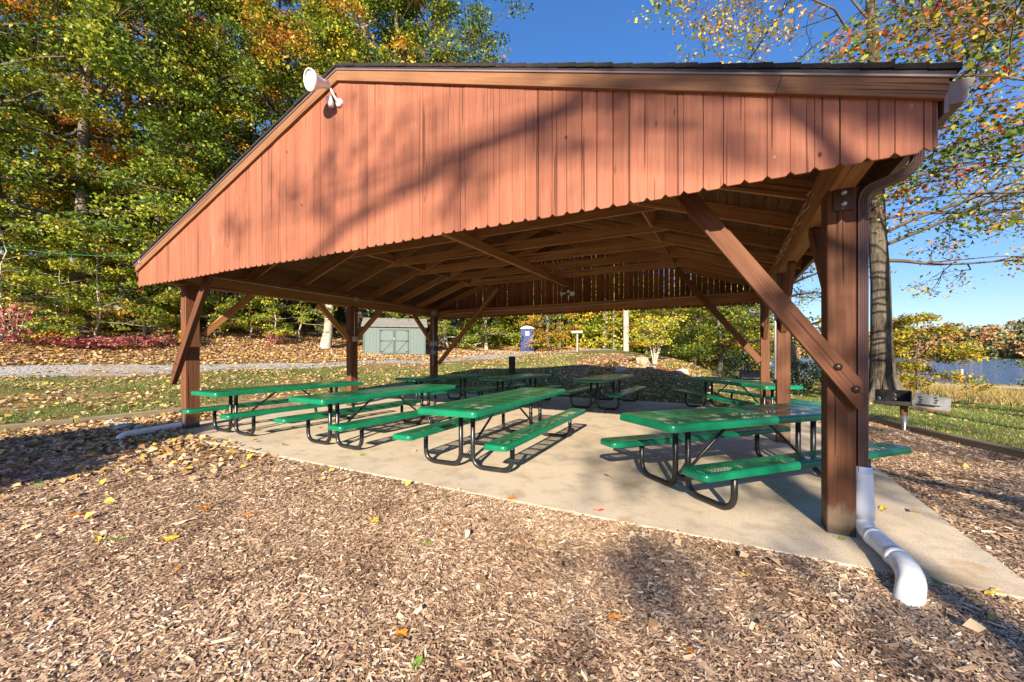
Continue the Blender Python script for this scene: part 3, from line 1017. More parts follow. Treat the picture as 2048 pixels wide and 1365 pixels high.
cord_light('string_light', sp, [(-12.75, 2.4, 3.52), (-11.25, 2.98, 3.32), (-9.42, YF - .06, 3.17)], 'green string light cord running from trees to left gable end', M['cord_green'])
sp = [(PX[1] - .10, 4.3, 2.93), (PX[1] - .11, 4.8, 2.80), (PX[1] - .10, 5.3, 2.86), (PX[1] - .11, 5.9, 2.74), (PX[1] - .10, 6.6, 2.78), (PX[1] - .11, 7.3, 2.70)]
e = empty('string_light', sp[0], 'tangled mini string lights along the right eave beam', 'string lights')
mb = MB(); mb.tube(sp, .004, 5); mb.build('cord', M['black_plastic'], e)
mb = MB()
for k in range(26):
    y = 4.35 + k * .115
    z = 2.80 + .06 * math.sin(k * 1.9)
    mb.tube([(PX[1] - .11, y, z), (PX[1] - .13 - .02 * random.random(), y + random.uniform(-.03, .03), z - .03)], .004, 5)
mb.build('mini_bulb', M['lamp_white'], e)

# ------------------------------------------------------------------ picnic tables
def rounded(w, l, rad, n=5):
    P = []
    for cx, cy, a0 in ((w/2-rad, l/2-rad, 0), (-w/2+rad, l/2-rad, 90), (-w/2+rad, -l/2+rad, 180), (w/2-rad, -l/2+rad, 270)):
        for k in range(n + 1):
            a = R(a0 + 90 * k / n)
            P.append((cx + rad*math.cos(a), cy + rad*math.sin(a)))
    return P
def panel(name, cx, z, w, l, depth, parent, holes_rows):
    """rolled-edge sheet: flat punched top with a curved skirt all round"""
    rad = .06
    steps = [(.026, 0), (.012, -.004), (.004, -.012), (0, -.024), (.001, -depth)]
    loops = []
    for ins, dz in steps:
        loops.append([(cx + x, y, z + dz) for x, y in rounded(w - 2*ins, l - 2*ins, rad - ins*.8)])
    N = len(loops[0])
    me = bpy.data.meshes.new(name)
    vs = [p for lp in loops for p in lp]
    fs = [tuple(range(N))]
    for i in range(len(loops) - 1):
        for k in range(N):
            fs.append((i*N+(k+1)%N, i*N+k, (i+1)*N+k, (i+1)*N+(k+1)%N))
    me.from_pydata(vs, [], fs)
    me.materials.append(M['perf%d' % holes_rows]); me.materials.append(M['green'])
    u1 = me.uv_layers.new(name='panel'); u2 = me.uv_layers.new(name='inset')
    rows = holes_rows
    npan = max(4, round(l / .34))
    for p in me.polygons:
        p.material_index = 0 if p.index == 0 else 1
        p.use_smooth = p.index != 0
        for li in p.loop_indices:
            co = me.vertices[me.loops[li].vertex_index].co
            u1.data[li].uv = (co.x - cx, co.y)
            # u: +-1 inside the punched width, v: panel number along the length
            xx = (co.x - cx) / (w / 2 - .05)
            u2.data[li].uv = (xx, (co.y / (l - .16) + .5) * npan)
    me.update()
    o = put(name, me, None, parent)
    return o
def make_table(L):
    t = empty('picnic_table', (0, 0, 0), 'x', 'picnic table', 'green perforated picnic tables')
    panel('table_top', 0, .775, .80, L, .07, t, 2)
    for s in (-1, 1):
        panel('bench_seat', s * .625, .44, .29, L, .060, t, 1)
    ye = L / 2 - .48
    for e in (-1, 1):
        for s in (-1, 1):
            y = e * ye
            pts = [(s*.085, y, .735), (s*.085, y, .22)]
            pts += bez((s*.085, y, .19), (s*.085, y, .036), (s*.235, y, .036), 8)
            pts += bez((s*.46, y, .036), (s*.615, y, .036), (s*.615, y, .19), 8)
            pts += [(s*.615, y, .40)]
            mb = MB(); mb.tube(pts, .029, 14)
            mb.build('leg_frame', M['black_pipe'], t, smooth=True)
        y = e * ye
        mb = MB(); mb.box((-.085, y - .022, .165), (.085, y + .022, .178)); mb.box((-.085, y - .022, .13), (.085, y - .012, .165))
        mb.build('cross_bar', M['black_pipe'], t, bevel=.003)
        mb = MB(); mb.tube([(0, y - e*.01, .17), (0, e*.20, .715), (0, e*.12, .722)], .016, 10)
        mb.build('diagonal_brace', M['black_pipe'], t, smooth=True)
        mb = MB(); mb.box((-.36, y - .03, .722), (.36, y + .03, .735))
        mb.build('top_rail', M['black_pipe'], t, bevel=.002)
    mb = MB(); mb.box((-.02, -L/2 + .2, .725), (.02, L/2 - .2, .738))
    mb.build('centre_rail', M['black_pipe'], t)
    return t
TABLES = [  # x, y, heading (deg, clockwise from +Y), length scale, label
    (-7.62, 5.02, 0.5, 1.0, 'green picnic table beside the front left post, leaves under its legs'),
    (-5.22, 5.18, 1.5, 1.0, 'sunlit green picnic table between the left post table and the centre front one'),
    (-2.86, 5.24, -2.5, 1.06, 'fully sunlit green picnic table at the centre front of the slab'),
    (.20, 5.10, 41.5, .93, 'green picnic table standing askew behind the nearest post'),
    (-7.10, 9.20, 7.0, .90, 'shaded green picnic table beside the rear left post with conduit'),
    (-5.30, 10.35, 5.0, .90, 'shaded green picnic table in front of the dark square post on lawn'),
    (-2.93, 11.05, 2.0, 1.0, 'shaded green picnic table at the rear centre slab edge'),
    (.16, 10.85, -31.0, 1.08, 'dark green picnic table turned diagonally in front of the rear right post'),
]
for i, (x, y, hd, sc_, lab) in enumerate(TABLES):
    t = make_table(3.0 * sc_)        # lengths differ, so every table is built at its own length
    t.location = (x, y, 0.0)
    t.rotation_euler = (0, 0, R(-hd))
    t['label'] = lab

# ------------------------------------------------------------------ small structures and street furniture
def tree_z(x, y, d=0.0): return tz(x, y) + d
def edging(pts, label, h=.11):
    for i in range(len(pts) - 1):
        a, b_ = pts[i], pts[i + 1]
        za, zb = tz(*a) + h / 2 - .02, tz(*b_) + h / 2 - .02
        d = (Vector((*b_, zb)) - Vector((*a, za))).normalized() * .004
        o = timber('edging_timber', Vector((*a, za)) + d, Vector((*b_, zb)) - d, .14, h + .04, M['timber'], None, bevel=.012)
        tag(o, label[i], 'landscape timber', 'landscape timbers edging the mulch')
edging([(-12.4, -1.6), (-11.98, .75), (-11.62, 3.1), (-11.36, 5.5), (-11.2, 7.8)],
       ['landscape timber at the far left end of the lawn edge', 'landscape timber between lawn and mulch at the left picture edge', 'landscape timber beside the white rocks left of the pavilion', 'landscape timber running behind the front left post'])
edging([(4.75, 5.9), (3.93, 8.1), (3.11, 10.3), (2.3, 12.5)],
       ['landscape timber at the right edge below the grill', 'landscape timber edging pale mulch right of the grill post', 'landscape timber behind the grill towards the bush'])

# rocks
def rock(name, x, y, s, label, group, mat, sq=(1, .8, .6), seed=0):
    rd = random.Random(seed)
    bm = bmesh.new()
    bmesh.ops.create_icosphere(bm, subdivisions=3, radius=1)
    ph = [rd.uniform(0, 6) for _ in range(6)]
    for v in bm.verts:
        c = v.co
        n = 1 + .16*math.sin(c.x*3.1+ph[0])*math.sin(c.y*2.7+ph[1]) + .12*math.sin(c.z*5+ph[2]+c.x*3) + .07*math.sin(c.y*9+ph[3])*math.sin(c.x*8+ph[4])
        c *= n
        for ax in range(3):
            q = round(c[ax] * 2.2) / 2.2
            c[ax] = c[ax] * .6 + q * .4
        v.co = Vector((c.x*s*sq[0], c.y*s*sq[1], c.z*s*sq[2]))
    me = bpy.data.meshes.new(name); bm.to_mesh(me); bm.free()
    o = put(name, me, mat)
    o.location = (x, y, tz(x, y) + s*sq[2]*.35)
    o.rotation_euler = (0, 0, rd.uniform(0, 6))
    return tag(o, label, 'rock', group)
for i, (x, y, s) in enumerate(((-10.82, 3.42, .12), (-10.55, 3.5, .09), (-9.98, 3.32, .14), (-9.82, 3.5, .10), (-10.2, 3.2, .08), (-10.3, 3.55, .07))):
    rock('white_rock', x, y, s, 'small white rock lying in leaves left of the front left post', 'white rocks by the left drain pipe', M['rock'], seed=i)
rock('boulder', -3.5, 19.65, .38, 'tan pointed boulder at the foot of the multi-stem shrub', 'rocks on the planted mound', M['rock_tan'], (1.0, .8, .95), 21)
rock('boulder', -4.3, 18.8, .27, 'pale round boulder left of the tan pointed one', 'rocks on the planted mound', M['rock'], (1.1, .8, .75), 22)
for i in range(7):
    x = -3.0 + i * .62; y = 19.0 + .35 * math.sin(i * 2.1) - i * .05
    rock('border_stone', x, y, .20 + .05 * (i % 3), 'low pale stone in the border row right of the boulders', 'border stones on the mound', M['rock'], (1.2, .8, .5), 30 + i)

# dark square post on lawn
o = timber('lawn_post', (-8.89, 16.8, tz(-8.89, 16.8) - .05), (-8.89, 16.8, 1.28), .24, .24, M['dark_post'], None, up=(0, 1, 0), bevel=.02)
tag(o, 'dark square wooden post standing on the lawn behind the tables', 'post')
# pole by the road end
zp = tz(-8.36, 38.6)
e = empty('utility_pole', (-8.36, 38.6, zp), 'pale wooden pole beside the end of the gravel road', 'pole')
timber('shaft', (-8.36, 38.6, zp - .1), (-8.36, 38.6, 6.0), .50, .50, M['pole'], e, up=(0, 1, 0), bevel=.14)
# wooden trail sign
zp = tz(-11.07, 32.6)
e = empty('trail_sign', (-11.07, 32.6, zp), 'small pale wooden board sign on a post near the road', 'sign')
timber('post', (-11.07, 32.6, zp - .1), (-11.07, 32.6, 3.2), .12, .12, M['pole'], e, up=(0, 1, 0))
timber('board', (-11.55, 32.5, 3.22), (-10.55, 32.4, 3.22), .05, .22, M['pole'], e)

# portable toilet
def potty():
    x, y = -16.1, 33.4
    z = tz(x, y) - .02
    blue = flat('blue_plastic', (0.003, 0.022, 0.15), 0.5, var=.12)
    white = flat('white_plastic', (0.62, 0.62, 0.62), 0.45, var=.06)
    dark = flat('dark_seam', (0.006, 0.015, 0.09), 0.5)
    e = empty('portable_toilet', (x, y, z), 'blue portable toilet with white roof on leaf covered bank', 'portable toilet', rz=R(24))
    B = basis(e)
    def bld(mb, name, mat, par=e, bev=.012, sm=False):
        mb.v = [tuple(B @ Vector(p)) for p in mb.v]
        return mb.build(name, mat, par, sm, bev, 2)
    mb = MB(); mb.box((-.62, -.62, .0), (.62, .62, .14)); bld(mb, 'skid_base', dark)
    mb = MB(); mb.box((-.57, -.57, .14), (.57, .57, 2.1))
    for k in range(5):
        mb.box((-.60, -.46 + k * .21, .25), (-.571, -.37 + k * .21, 1.55))
        mb.box((.571, -.46 + k * .21, .25), (.60, -.37 + k * .21, 1.55))
    for sx in (-.6, .57):
        mb.box((sx, -.60, .14), (sx + .03, -.571, 2.1))
    bld(mb, 'cabin', blue)
    mb = MB(); mb.box((-.45, -.605, .20), (.45, -.575, 1.98))
    for zz in (.3, 1.15):
        mb.box((-.36, -.622, zz), (.36, -.606, zz + .72))
    d = bld(mb, 'door', blue)
    mb = MB(); mb.box((.33, -.66, 1.02), (.39, -.624, 1.16)); bld(mb, 'handle', white, d, .004)
    mb = MB(); mb.box((-.16, -.632, 1.50), (.18, -.624, 1.84)); s_ = bld(mb, 'notice', white, d, .002)
    mb = MB()
    for k in range(4):
        mb.box((-.11 + .02 * (k % 2), -.635, 1.56 + k * .065), (.12 - .03 * (k % 3), -.6325, 1.575 + k * .065))
    bld(mb, 'notice_print', M['grey_box'], s_, 0)
    mb = MB(); mb.box((-.608, -.36, 1.26), (-.601, .22, 1.62)); s_ = bld(mb, 'side_notice', white, e, .002)
    mb = MB()
    mb.prism([(-.62, 2.08), (.62, 2.08), (.62, 2.14), (.30, 2.30), (0, 2.36), (-.30, 2.30), (-.62, 2.14)], 'Y', -.64, .64)
    bld(mb, 'roof', white, e, .02)
    mb = MB(); mb.lathe([(.05, 0), (.05, .25), (.06, .25), (0, .27)], (.4, .4, 2.1), (0, 0, 1), 12); bld(mb, 'vent_pipe', white, e, 0)
potty()

# garden shed
def shed():
    a = Vector((-21.0, 18.9, 0)); b_ = Vector((-18.05, 21.6, 0))
    d = (b_ - a); W = d.length; ang = math.atan2(d.y, d.x)
    z = min(tz(a.x, a.y), tz(b_.x, b_.y)) - .02
    e = empty('garden_shed', (a.x, a.y, z), 'grey green wooden garden shed with double doors by the gravel road', 'shed', rz=ang)
    B = basis(e)
    D, H = 2.6, 2.0
    wall = flat('shed_siding_paint', (0.12, 0.16, 0.15), 0.6, var=.08)
    trim = flat('shed_trim_paint', (0.075, 0.105, 0.095), 0.6, var=.08)
    roofm = flat('shed_roof_shingle', (0.20, 0.19, 0.18), 0.9, var=.35, scale=8)
    def bld(mb, name, mat, par=e, bev=.006):
        mb.v = [tuple(B @ Vector(p)) for p in mb.v]
        return mb.build(name, mat, par, False, bev)
    mb = MB(); mb.box((0, 0, .12), (W, D, H))
    k = 0
    x = .03
    while x < W - .05:                                     # vertical grooves as raised strips
        mb.box((x, -.012, .14), (min(x + .185, W - .02), -.0005, H - .02)); x += .20
    y = .03
    while y < D - .05:
        mb.box((-.012, y, .14), (-.0005, min(y + .185, D - .02), H - .02)); y += .20
    mb.prism([(-.002, H), (D + .002, H), (D / 2, H + .55)], 'X', 0.0, W)
    bld(mb, 'wall', wall)
    mb = MB()
    for x in (0, W - .09): mb.box((x, -.03, .1), (x + .09, -.0125, H))
    for y in (0, D - .09): mb.box((-.03, y, .1), (-.0125, y + .09, H))
    bld(mb, 'corner_board', trim)
    for sy in (0, 1):
        mb = MB()
        ya, yb = (-.16, D / 2) if sy == 0 else (D / 2, D + .16)
        za, zb = (H - .05, H + .60) if sy == 0 else (H + .60, H - .05)
        mb.prism([(ya, za), (yb, zb), (yb, zb + .05), (ya, za + .05)], 'X', -.12, W + .12)
        bld(mb, 'roof', roofm)
    for s, x0 in ((0, 1.02), (1, 1.96)):
        mb = MB(); mb.box((x0, -.035, .17), (x0 + .92, -.014, 1.80)); dr = bld(mb, 'door', wall)
        mb = MB()
        for (xa, za, xb, zb) in ((0, .17, .92, .25), (0, 1.72, .92, 1.80), (0, 1.0, .92, 1.08)):
            mb.box((x0 + xa, -.055, za), (x0 + xb, -.036, zb))
        for xa in (0, .84): mb.box((x0 + xa, -.058, .17), (x0 + xa + .08, -.0365, 1.80))
        for (xa, za, xb, zb) in (((0, .2, .92, 1.02)),):
            if s == 0: xa, xb = 0.06, .86
            else: xa, xb = 0.06, .86
            mb.add([(x0+xa, -.052, .22), (x0+xa+.09, -.052, .22), (x0+xb, -.052, 1.03), (x0+xb-.09, -.052, 1.03), (x0+xa, -.036, .22), (x0+xa+.09, -.036, .22), (x0+xb, -.036, 1.03), (x0+xb-.09, -.036, 1.03)],
                   [(0,1,2,3), (4,7,6,5), (0,4,5,1), (1,5,6,2), (2,6,7,3), (3,7,4,0)])
        bld(mb, 'door_trim', trim, dr, .002)
        mb = MB()
        for zz in (.32, 1.02, 1.70):
            xh = x0 + (.0 if s == 0 else .72)
            mb.box((xh, -.068, zz - .02), (xh + .2, -.059, zz + .02))
        bld(mb, 'hinge', M['black_plastic'], dr, 0)
    mb = MB(); mb.box((1.90, -.085, 1.12), (1.99, -.06, 1.24)); bld(mb, 'latch', M['steel'], e, 0)
    mb = MB()
    for x in (.1, W - .5, W / 2): mb.box((x, .05, -.3), (x + .4, .35, .12)); mb.box((x, D - .4, -.6), (x + .4, D - .1, .12))
    bld(mb, 'foundation_block', M['rock'])
shed()

# charcoal grill on a post
def grill():
    x, y = 3.0, 10.42
    z = tz(x, y)
    e = empty('charcoal_grill', (x, y, z), 'steel park charcoal grill on a post at the mulch edge', 'grill', rz=R(-14))
    B = basis(e)
    steel = flat('worn_grill_steel', (0.30, 0.30, 0.31), 0.35, 0.7, 0.5, 0.35, 5)
    black = flat('sooty_steel', (0.03, 0.027, 0.025), 0.55, 0.3, 0.4, 0.4, 8)
    rust = flat('rusty_steel', (0.16, 0.07, 0.035), 0.7, 0.2, 0.3, 0.4, 8)
    def bld(mb, name, mat, par=e, bev=.003, sm=False):
        mb.v = [tuple(B @ Vector(p)) for p in mb.v]
        return mb.build(name, mat, par, sm, bev)
    mb = MB(); mb.lathe([(.05, -.1), (.05, .36), (0, .36)], (0, 0, 0), (0, 0, 1), 18); bld(mb, 'post', steel, e, 0, True)
    mb = MB(); mb.lathe([(.058, .30), (.058, .50), (0, .50)], (0, 0, 0), (0, 0, 1), 18)
    mb.box((-.28, -.05, .47), (.05, .05, .50)); bld(mb, 'swivel_sleeve', rust, e, 0)
    # firebox: open front tray with walls
    mb = MB()
    mb.box((-.42, -.24, .50), (.10, .24, .515))
    mb.box((-.42, .225, .515), (.10, .24, .76)); mb.box((-.42, -.24, .515), (-.405, .225, .76)); mb.box((.085, -.24, .515), (.10, .225, .76))
    mb.box((-.42, -.24, .515), (.10, -.228, .575))
    fb_ = bld(mb, 'firebox', black)
    mb = MB()
    for px, pz in ((-.14, .70), (-.14, .62), (-.36, .62)):
        mb.tube([(px - .02, -.243, pz + .02), (px + .015, -.248, pz + .015), (px + .02, -.25, pz - .01), (px - .005, -.248, pz - .025)], .009, 6)
    bld(mb, 'grate_hook', steel, fb_, 0)
    # side shield with handle cut-outs, turned to the viewer
    mb = MB()
    P = [(.10, .50), (.58, .44), (.60, .68), (.13, .76)]
    mb.prism(P, 'Y', -.26, -.25)
    sd = bld(mb, 'side_plate', steel)
    mb = MB()
    for px in (.20, .40):
        for k in range(3):
            mb.box((px - .02 + .012 * (k % 2), -.268, .57 + k * .045), (px + .02 + .012 * (k % 2), -.262, .60 + k * .045))
    mb.tube([(.15, -.285, .555), (.46, -.285, .535)], .008, 8); mb.tube([(.16, -.285, .535), (.40, -.285, .52)], .008, 8)
    bld(mb, 'grate_handle', black, sd, 0)
    mb = MB(); mb.prism([(.11, .462), (.58, .42), (.58, .45), (.11, .50)], 'Y', -.262, -.24); bld(mb, 'rusty_lip', rust, sd)
grill()

# lidded wooden box behind the rear right post
def woodbox():
    x, y = .95, 17.5
    z = tz(x, y)
    e = empty('storage_box', (x, y, z), 'low wooden box with black sloping lid beyond the rear right post', 'storage box')
    mb = MB(); mb.box((x - .38, y - .3, z - .02), (x + .38, y + .3, z + .36)); bx = mb.build('box_body', M['timber'], e, bevel=.01)
    mb = MB()
    mb.prism([(y - .42, z + .40), (y + .40, z + .62), (y + .40, z + .68), (y - .42, z + .46)], 'X', x - .5, x + .5)
    for k in range(4): mb.prism([(y - .42, z + .46), (y + .40, z + .68), (y + .40, z + .70), (y - .42, z + .48)], 'X', x - .48 + k * .25, x - .40 + k * .25)
    mb.build('lid', M['black_plastic'], e, bevel=.008)
woodbox()

# floating dock on the lake
def dock():
    e = empty('dock', (17, 40.5, -1.04), 'low grey dock at the lake edge behind thin shrubs', 'dock', rz=R(-18))
    B = basis(e)
    def bld(mb, name, mat, bev=.01):
        mb.v = [tuple(B @ Vector(p)) for p in mb.v]; return mb.build(name, mat, e, False, bev)
    mb = MB()
    for k in range(30): mb.box((-6 + k * .5, -.9, .28), (-5.53 + k * .5, .9, .34))
    bld(mb, 'deck', M['timber'])
    for y in (-.9, .84):
        mb = MB(); mb.box((-6, y, .10), (9, y + .06, .275)); bld(mb, 'side_beam', M['timber'])
    for k in range(5):
        mb = MB(); mb.lathe([(.09, -1.2), (.09, 1.3), (0, 1.32)], (-5.5 + k * 3.4, 1.02, 0), (0, 0, 1), 10); bld(mb, 'pile', M['pole'], 0)
dock()

# ------------------------------------------------------------------ vegetation
def tubes_mesh(name, paths, mat, parent=None):
    """paths: list of (points (n,3), radii (n,), sides) -> one mesh"""
    vs, fs = [], []
    base = 0
    for P, rad, n in paths:
        P = np.asarray(P, float); m = len(P)
        T = np.gradient(P, axis=0); T /= np.maximum(np.linalg.norm(T, axis=1), 1e-9)[:, None]
        ref = np.array([0, 0, 1.0]) if abs(T[0, 2]) < .8 else np.array([1.0, 0, 0])
        U = np.cross(T, ref); U /= np.maximum(np.linalg.norm(U, axis=1), 1e-9)[:, None]
        W = np.cross(T, U)
        a = np.arange(n) * 2 * np.pi / n
        ring = P[:, None, :] + (U[:, None, :] * np.cos(a)[None, :, None] + W[:, None, :] * np.sin(a)[None, :, None]) * np.asarray(rad)[:, None, None]
        vs.append(ring.reshape(-1, 3))
        i, k = np.meshgrid(np.arange(m - 1), np.arange(n), indexing='ij')
        k2 = (k + 1) % n
        fs.append((np.stack([i*n+k, i*n+k2, (i+1)*n+k2, (i+1)*n+k], -1) + base).reshape(-1, 4))
        base += m * n
    V = np.concatenate(vs); F = np.concatenate(fs)
    me = bpy.data.meshes.new(name)
    me.vertices.add(len(V)); me.vertices.foreach_set('co', V.astype(np.float32).reshape(-1))
    me.loops.add(F.size); me.loops.foreach_set('vertex_index', F.astype(np.int32).reshape(-1))
    me.polygons.add(len(F)); me.polygons.foreach_set('loop_start', np.arange(0, F.size, 4, dtype=np.int32))
    me.update(calc_edges=True)
    return put(name, me, mat, parent, None, True)

def leaf_quads(C, size, g, flat_=.8, aspect=.62, fold=.18):
    """diamond leaves, two folded halves each, at centres C (N,3)"""
    N = len(C)
    nrm = g.normal(size=(N, 3)) * flat_ + np.array([0, -.15, 1.0]) * 1.0
    nrm /= np.linalg.norm(nrm, axis=1)[:, None]
    d = g.normal(size=(N, 3)); d -= nrm * (d * nrm).sum(1)[:, None]
    d /= np.linalg.norm(d, axis=1)[:, None]
    s = np.cross(nrm, d)
    L = (size * g.uniform(.65, 1.3, N))[:, None]
    a = C - d * L * .5
    b = C + d * L * .5
    w = s * L * .5 * aspect
    up = nrm * L * fold
    m = C + d * L * -.06
    return np.stack([a, m + w + up, b, m - w + up], 1)

def grow(g, H, r0, crown_base, crown_r, n_limb=14, lean=(0, 0), elev=(15, 55), sub=5, shape='round', wob=.25, twigs=3, limb_f=.48, trunk_n=10, az_bias=None):
    """trunk, limbs, branches and twigs as paths; returns paths and spray points"""
    paths, tips = [], []
    tz_ = np.linspace(0, H * .93, trunk_n)
    tx = lean[0] * (tz_ / H) + wob * np.cumsum(g.normal(size=trunk_n)) * .35 * (tz_ > 0)
    ty = lean[1] * (tz_ / H) + wob * np.cumsum(g.normal(size=trunk_n)) * .35 * (tz_ > 0)
    tx -= tx[0]; ty -= ty[0]
    tr = r0 * (1 - .82 * tz_ / H); tr[0] *= 1.35
    T = np.stack([tx, ty, tz_ - (tz_ == 0) * .15], -1)
    paths.append((T, tr, 12))
    az = g.uniform(0, 6.28)
    for i in range(n_limb):
        f = (i + g.uniform(0, .8)) / n_limb
        h = crown_base + (H * .93 - crown_base) * f
        p = np.array([np.interp(h, tz_, T[:, 0]), np.interp(h, tz_, T[:, 1]), h])
        az += 2.4 + g.normal() * .3
        a_ = az if az_bias is None else az_bias(g, i)
        if shape == 'round': prof = math.sqrt(max(.08, 1 - (2 * f - .75) ** 2 * .75))
        elif shape == 'cone': prof = 1.05 - .8 * f
        else: prof = 1.0
        L = crown_r * prof * g.uniform(.75, 1.15)
        el = math.radians(elev[0] + (elev[1] - elev[0]) * f + g.normal() * 8)
        n = 6
        t = np.linspace(0, 1, n)
        bend = g.normal() * .3
        hx = np.cos(a_ + bend * t) * math.cos(el) * L * t
        hy = np.sin(a_ + bend * t) * math.cos(el) * L * t
        hz = math.sin(el) * L * t * (1 - .35 * t)
        B = p + np.stack([hx, hy, hz], -1) + np.cumsum(g.normal(size=(n, 3)) * .05 * L / n * 1.5, 0) * (t > 0)[:, None]
        rb = max(.016, np.interp(h, tz_, tr) * limb_f)
        paths.append((B, rb * (1 - .8 * t), 6))
        for k in range(sub):
            u = .25 + .75 * (k + g.uniform(0, .9)) / sub
            q = np.array([np.interp(u, t, B[:, c]) for c in range(3)])
            a2 = a_ + g.choice([-1, 1]) * g.uniform(.4, 1.2)
            l2 = L * .45 * (1.15 - .5 * u) * g.uniform(.7, 1.2)
            e2 = g.normal() * .3 + .15
            t2 = np.linspace(0, 1, 4)
            S = q + np.stack([np.cos(a2) * math.cos(e2) * l2 * t2, np.sin(a2) * math.cos(e2) * l2 * t2, math.sin(e2) * l2 * t2 - .12 * l2 * t2 ** 2], -1) + np.cumsum(g.normal(size=(4, 3)) * .05 * l2, 0) * (t2 > 0)[:, None]
            paths.append((S, max(.007, rb * .35) * (1 - .75 * t2), 4))
            tips.append((S[-1], l2))
            for w_ in range(twigs):
                u2 = g.uniform(.3, 1)
                q2 = np.array([np.interp(u2, t2, S[:, c]) for c in range(3)])
                a3 = a2 + g.uniform(-1.2, 1.2); l3 = l2 * g.uniform(.3, .6)
                e3 = g.normal() * .35
                Q = np.stack([q2, q2 + l3 * .5 * np.array([math.cos(a3) * math.cos(e3), math.sin(a3) * math.cos(e3), math.sin(e3)]),
                              q2 + l3 * np.array([math.cos(a3 + .2) * math.cos(e3), math.sin(a3 + .2) * math.cos(e3), math.sin(e3) - .12])])
                paths.append((Q, np.array([.008, .006, .003]) * (1 + r0), 3))
                tips.append((Q[-1], l3))
    return paths, tips

def sprays(g, tips, per, rad, size, tint_fn, droop=.25, thick=.18):
    C, Tn = [], []
    for p, l in tips:
        n = max(1, int(per * g.uniform(.5, 1.5)))
        rr = rad * g.uniform(.6, 1.3)
        a = g.uniform(0, 6.28, n); q = np.sqrt(g.uniform(0, 1, n)) * rr
        dz = g.normal(size=n) * rr * thick - droop * (q / rr) ** 2 * rr
        C.append(np.stack([p[0] + np.cos(a) * q, p[1] + np.sin(a) * q, p[2] + dz], -1))
        Tn.append(tint_fn(g, p) + g.normal(size=n) * .045)
    C = np.concatenate(C); Tn = np.concatenate(Tn)
    return leaf_quads(C, size, g), Tn

def tint_mix(weights):
    """spray colour drawn from (tint, weight) choices"""
    v = np.array([a for a, b in weights]); w = np.array([b for a, b in weights], float); w /= w.sum()
    return lambda g, p: g.choice(v, p=w) + g.normal() * .05

def make_tree(name, seed, loc, label, group, tint, H, r0, crown_base, crown_r, per=30, spray_r=.55, leaf=.15, bark_='bark', cat='tree', droop=.25, rz=0, **kw):
    g = np.random.default_rng(seed)
    paths, tips = grow(g, H, r0, crown_base, crown_r, **kw)
    e = empty(name, (0, 0, 0), label, cat, group)
    tk = tubes_mesh('trunk', paths[:1], M[bark_], e)
    tubes_mesh('branches', paths[1:], M['twig'] if bark_ != 'bark_pale' else M['bark_pale'], tk)
    V, T = sprays(g, tips, per, spray_r, leaf, tint, droop)
    quads('crown', V, M['leaf'], T, e)
    e.location = loc
    e.rotation_euler = (0, 0, rz)
    return e

def clustered(cool, hot, thr, k=.75):
    fc, fh = tint_mix(cool), tint_mix(hot)
    def f(g, p):
        n = math.sin(p[0] * k + .8 * math.sin(p[2] * k * .9)) + math.sin(p[1] * k * 1.2 + p[2] * k * .8) + .6 * math.sin(p[2] * k * 2.3 + p[0] * k * 1.7)
        return fh(g, p) if n > thr else fc(g, p)
    return f
FG_A = clustered([(.10, 2), (.26, 4), (.38, 4), (.48, 1.5)], [(.60, 2), (.70, 3), (.78, 2)], 1.25)
FG_B = clustered([(.18, 2), (.32, 4), (.44, 4), (.54, 1.5)], [(.62, 2), (.72, 3), (.80, 2)], .75)
FG_C = clustered([(.06, 3), (.20, 4), (.32, 3), (.44, 1)], [(.55, 2), (.68, 2), (.80, 1)], 1.5)
GREEN = tint_mix([(.12, 2), (.28, 4), (.40, 4), (.50, 1.6), (.72, .7)])
GOLD = tint_mix([(.20, 2), (.36, 4), (.48, 3), (.62, 1.4), (.76, 1.0)])
DARKG = tint_mix([(.10, 3), (.26, 4), (.38, 3), (.56, .6), (.76, .5)])
ORANGE = tint_mix([(.3, 1.2), (.5, 2), (.66, 2), (.76, 2.2), (.86, 1)])

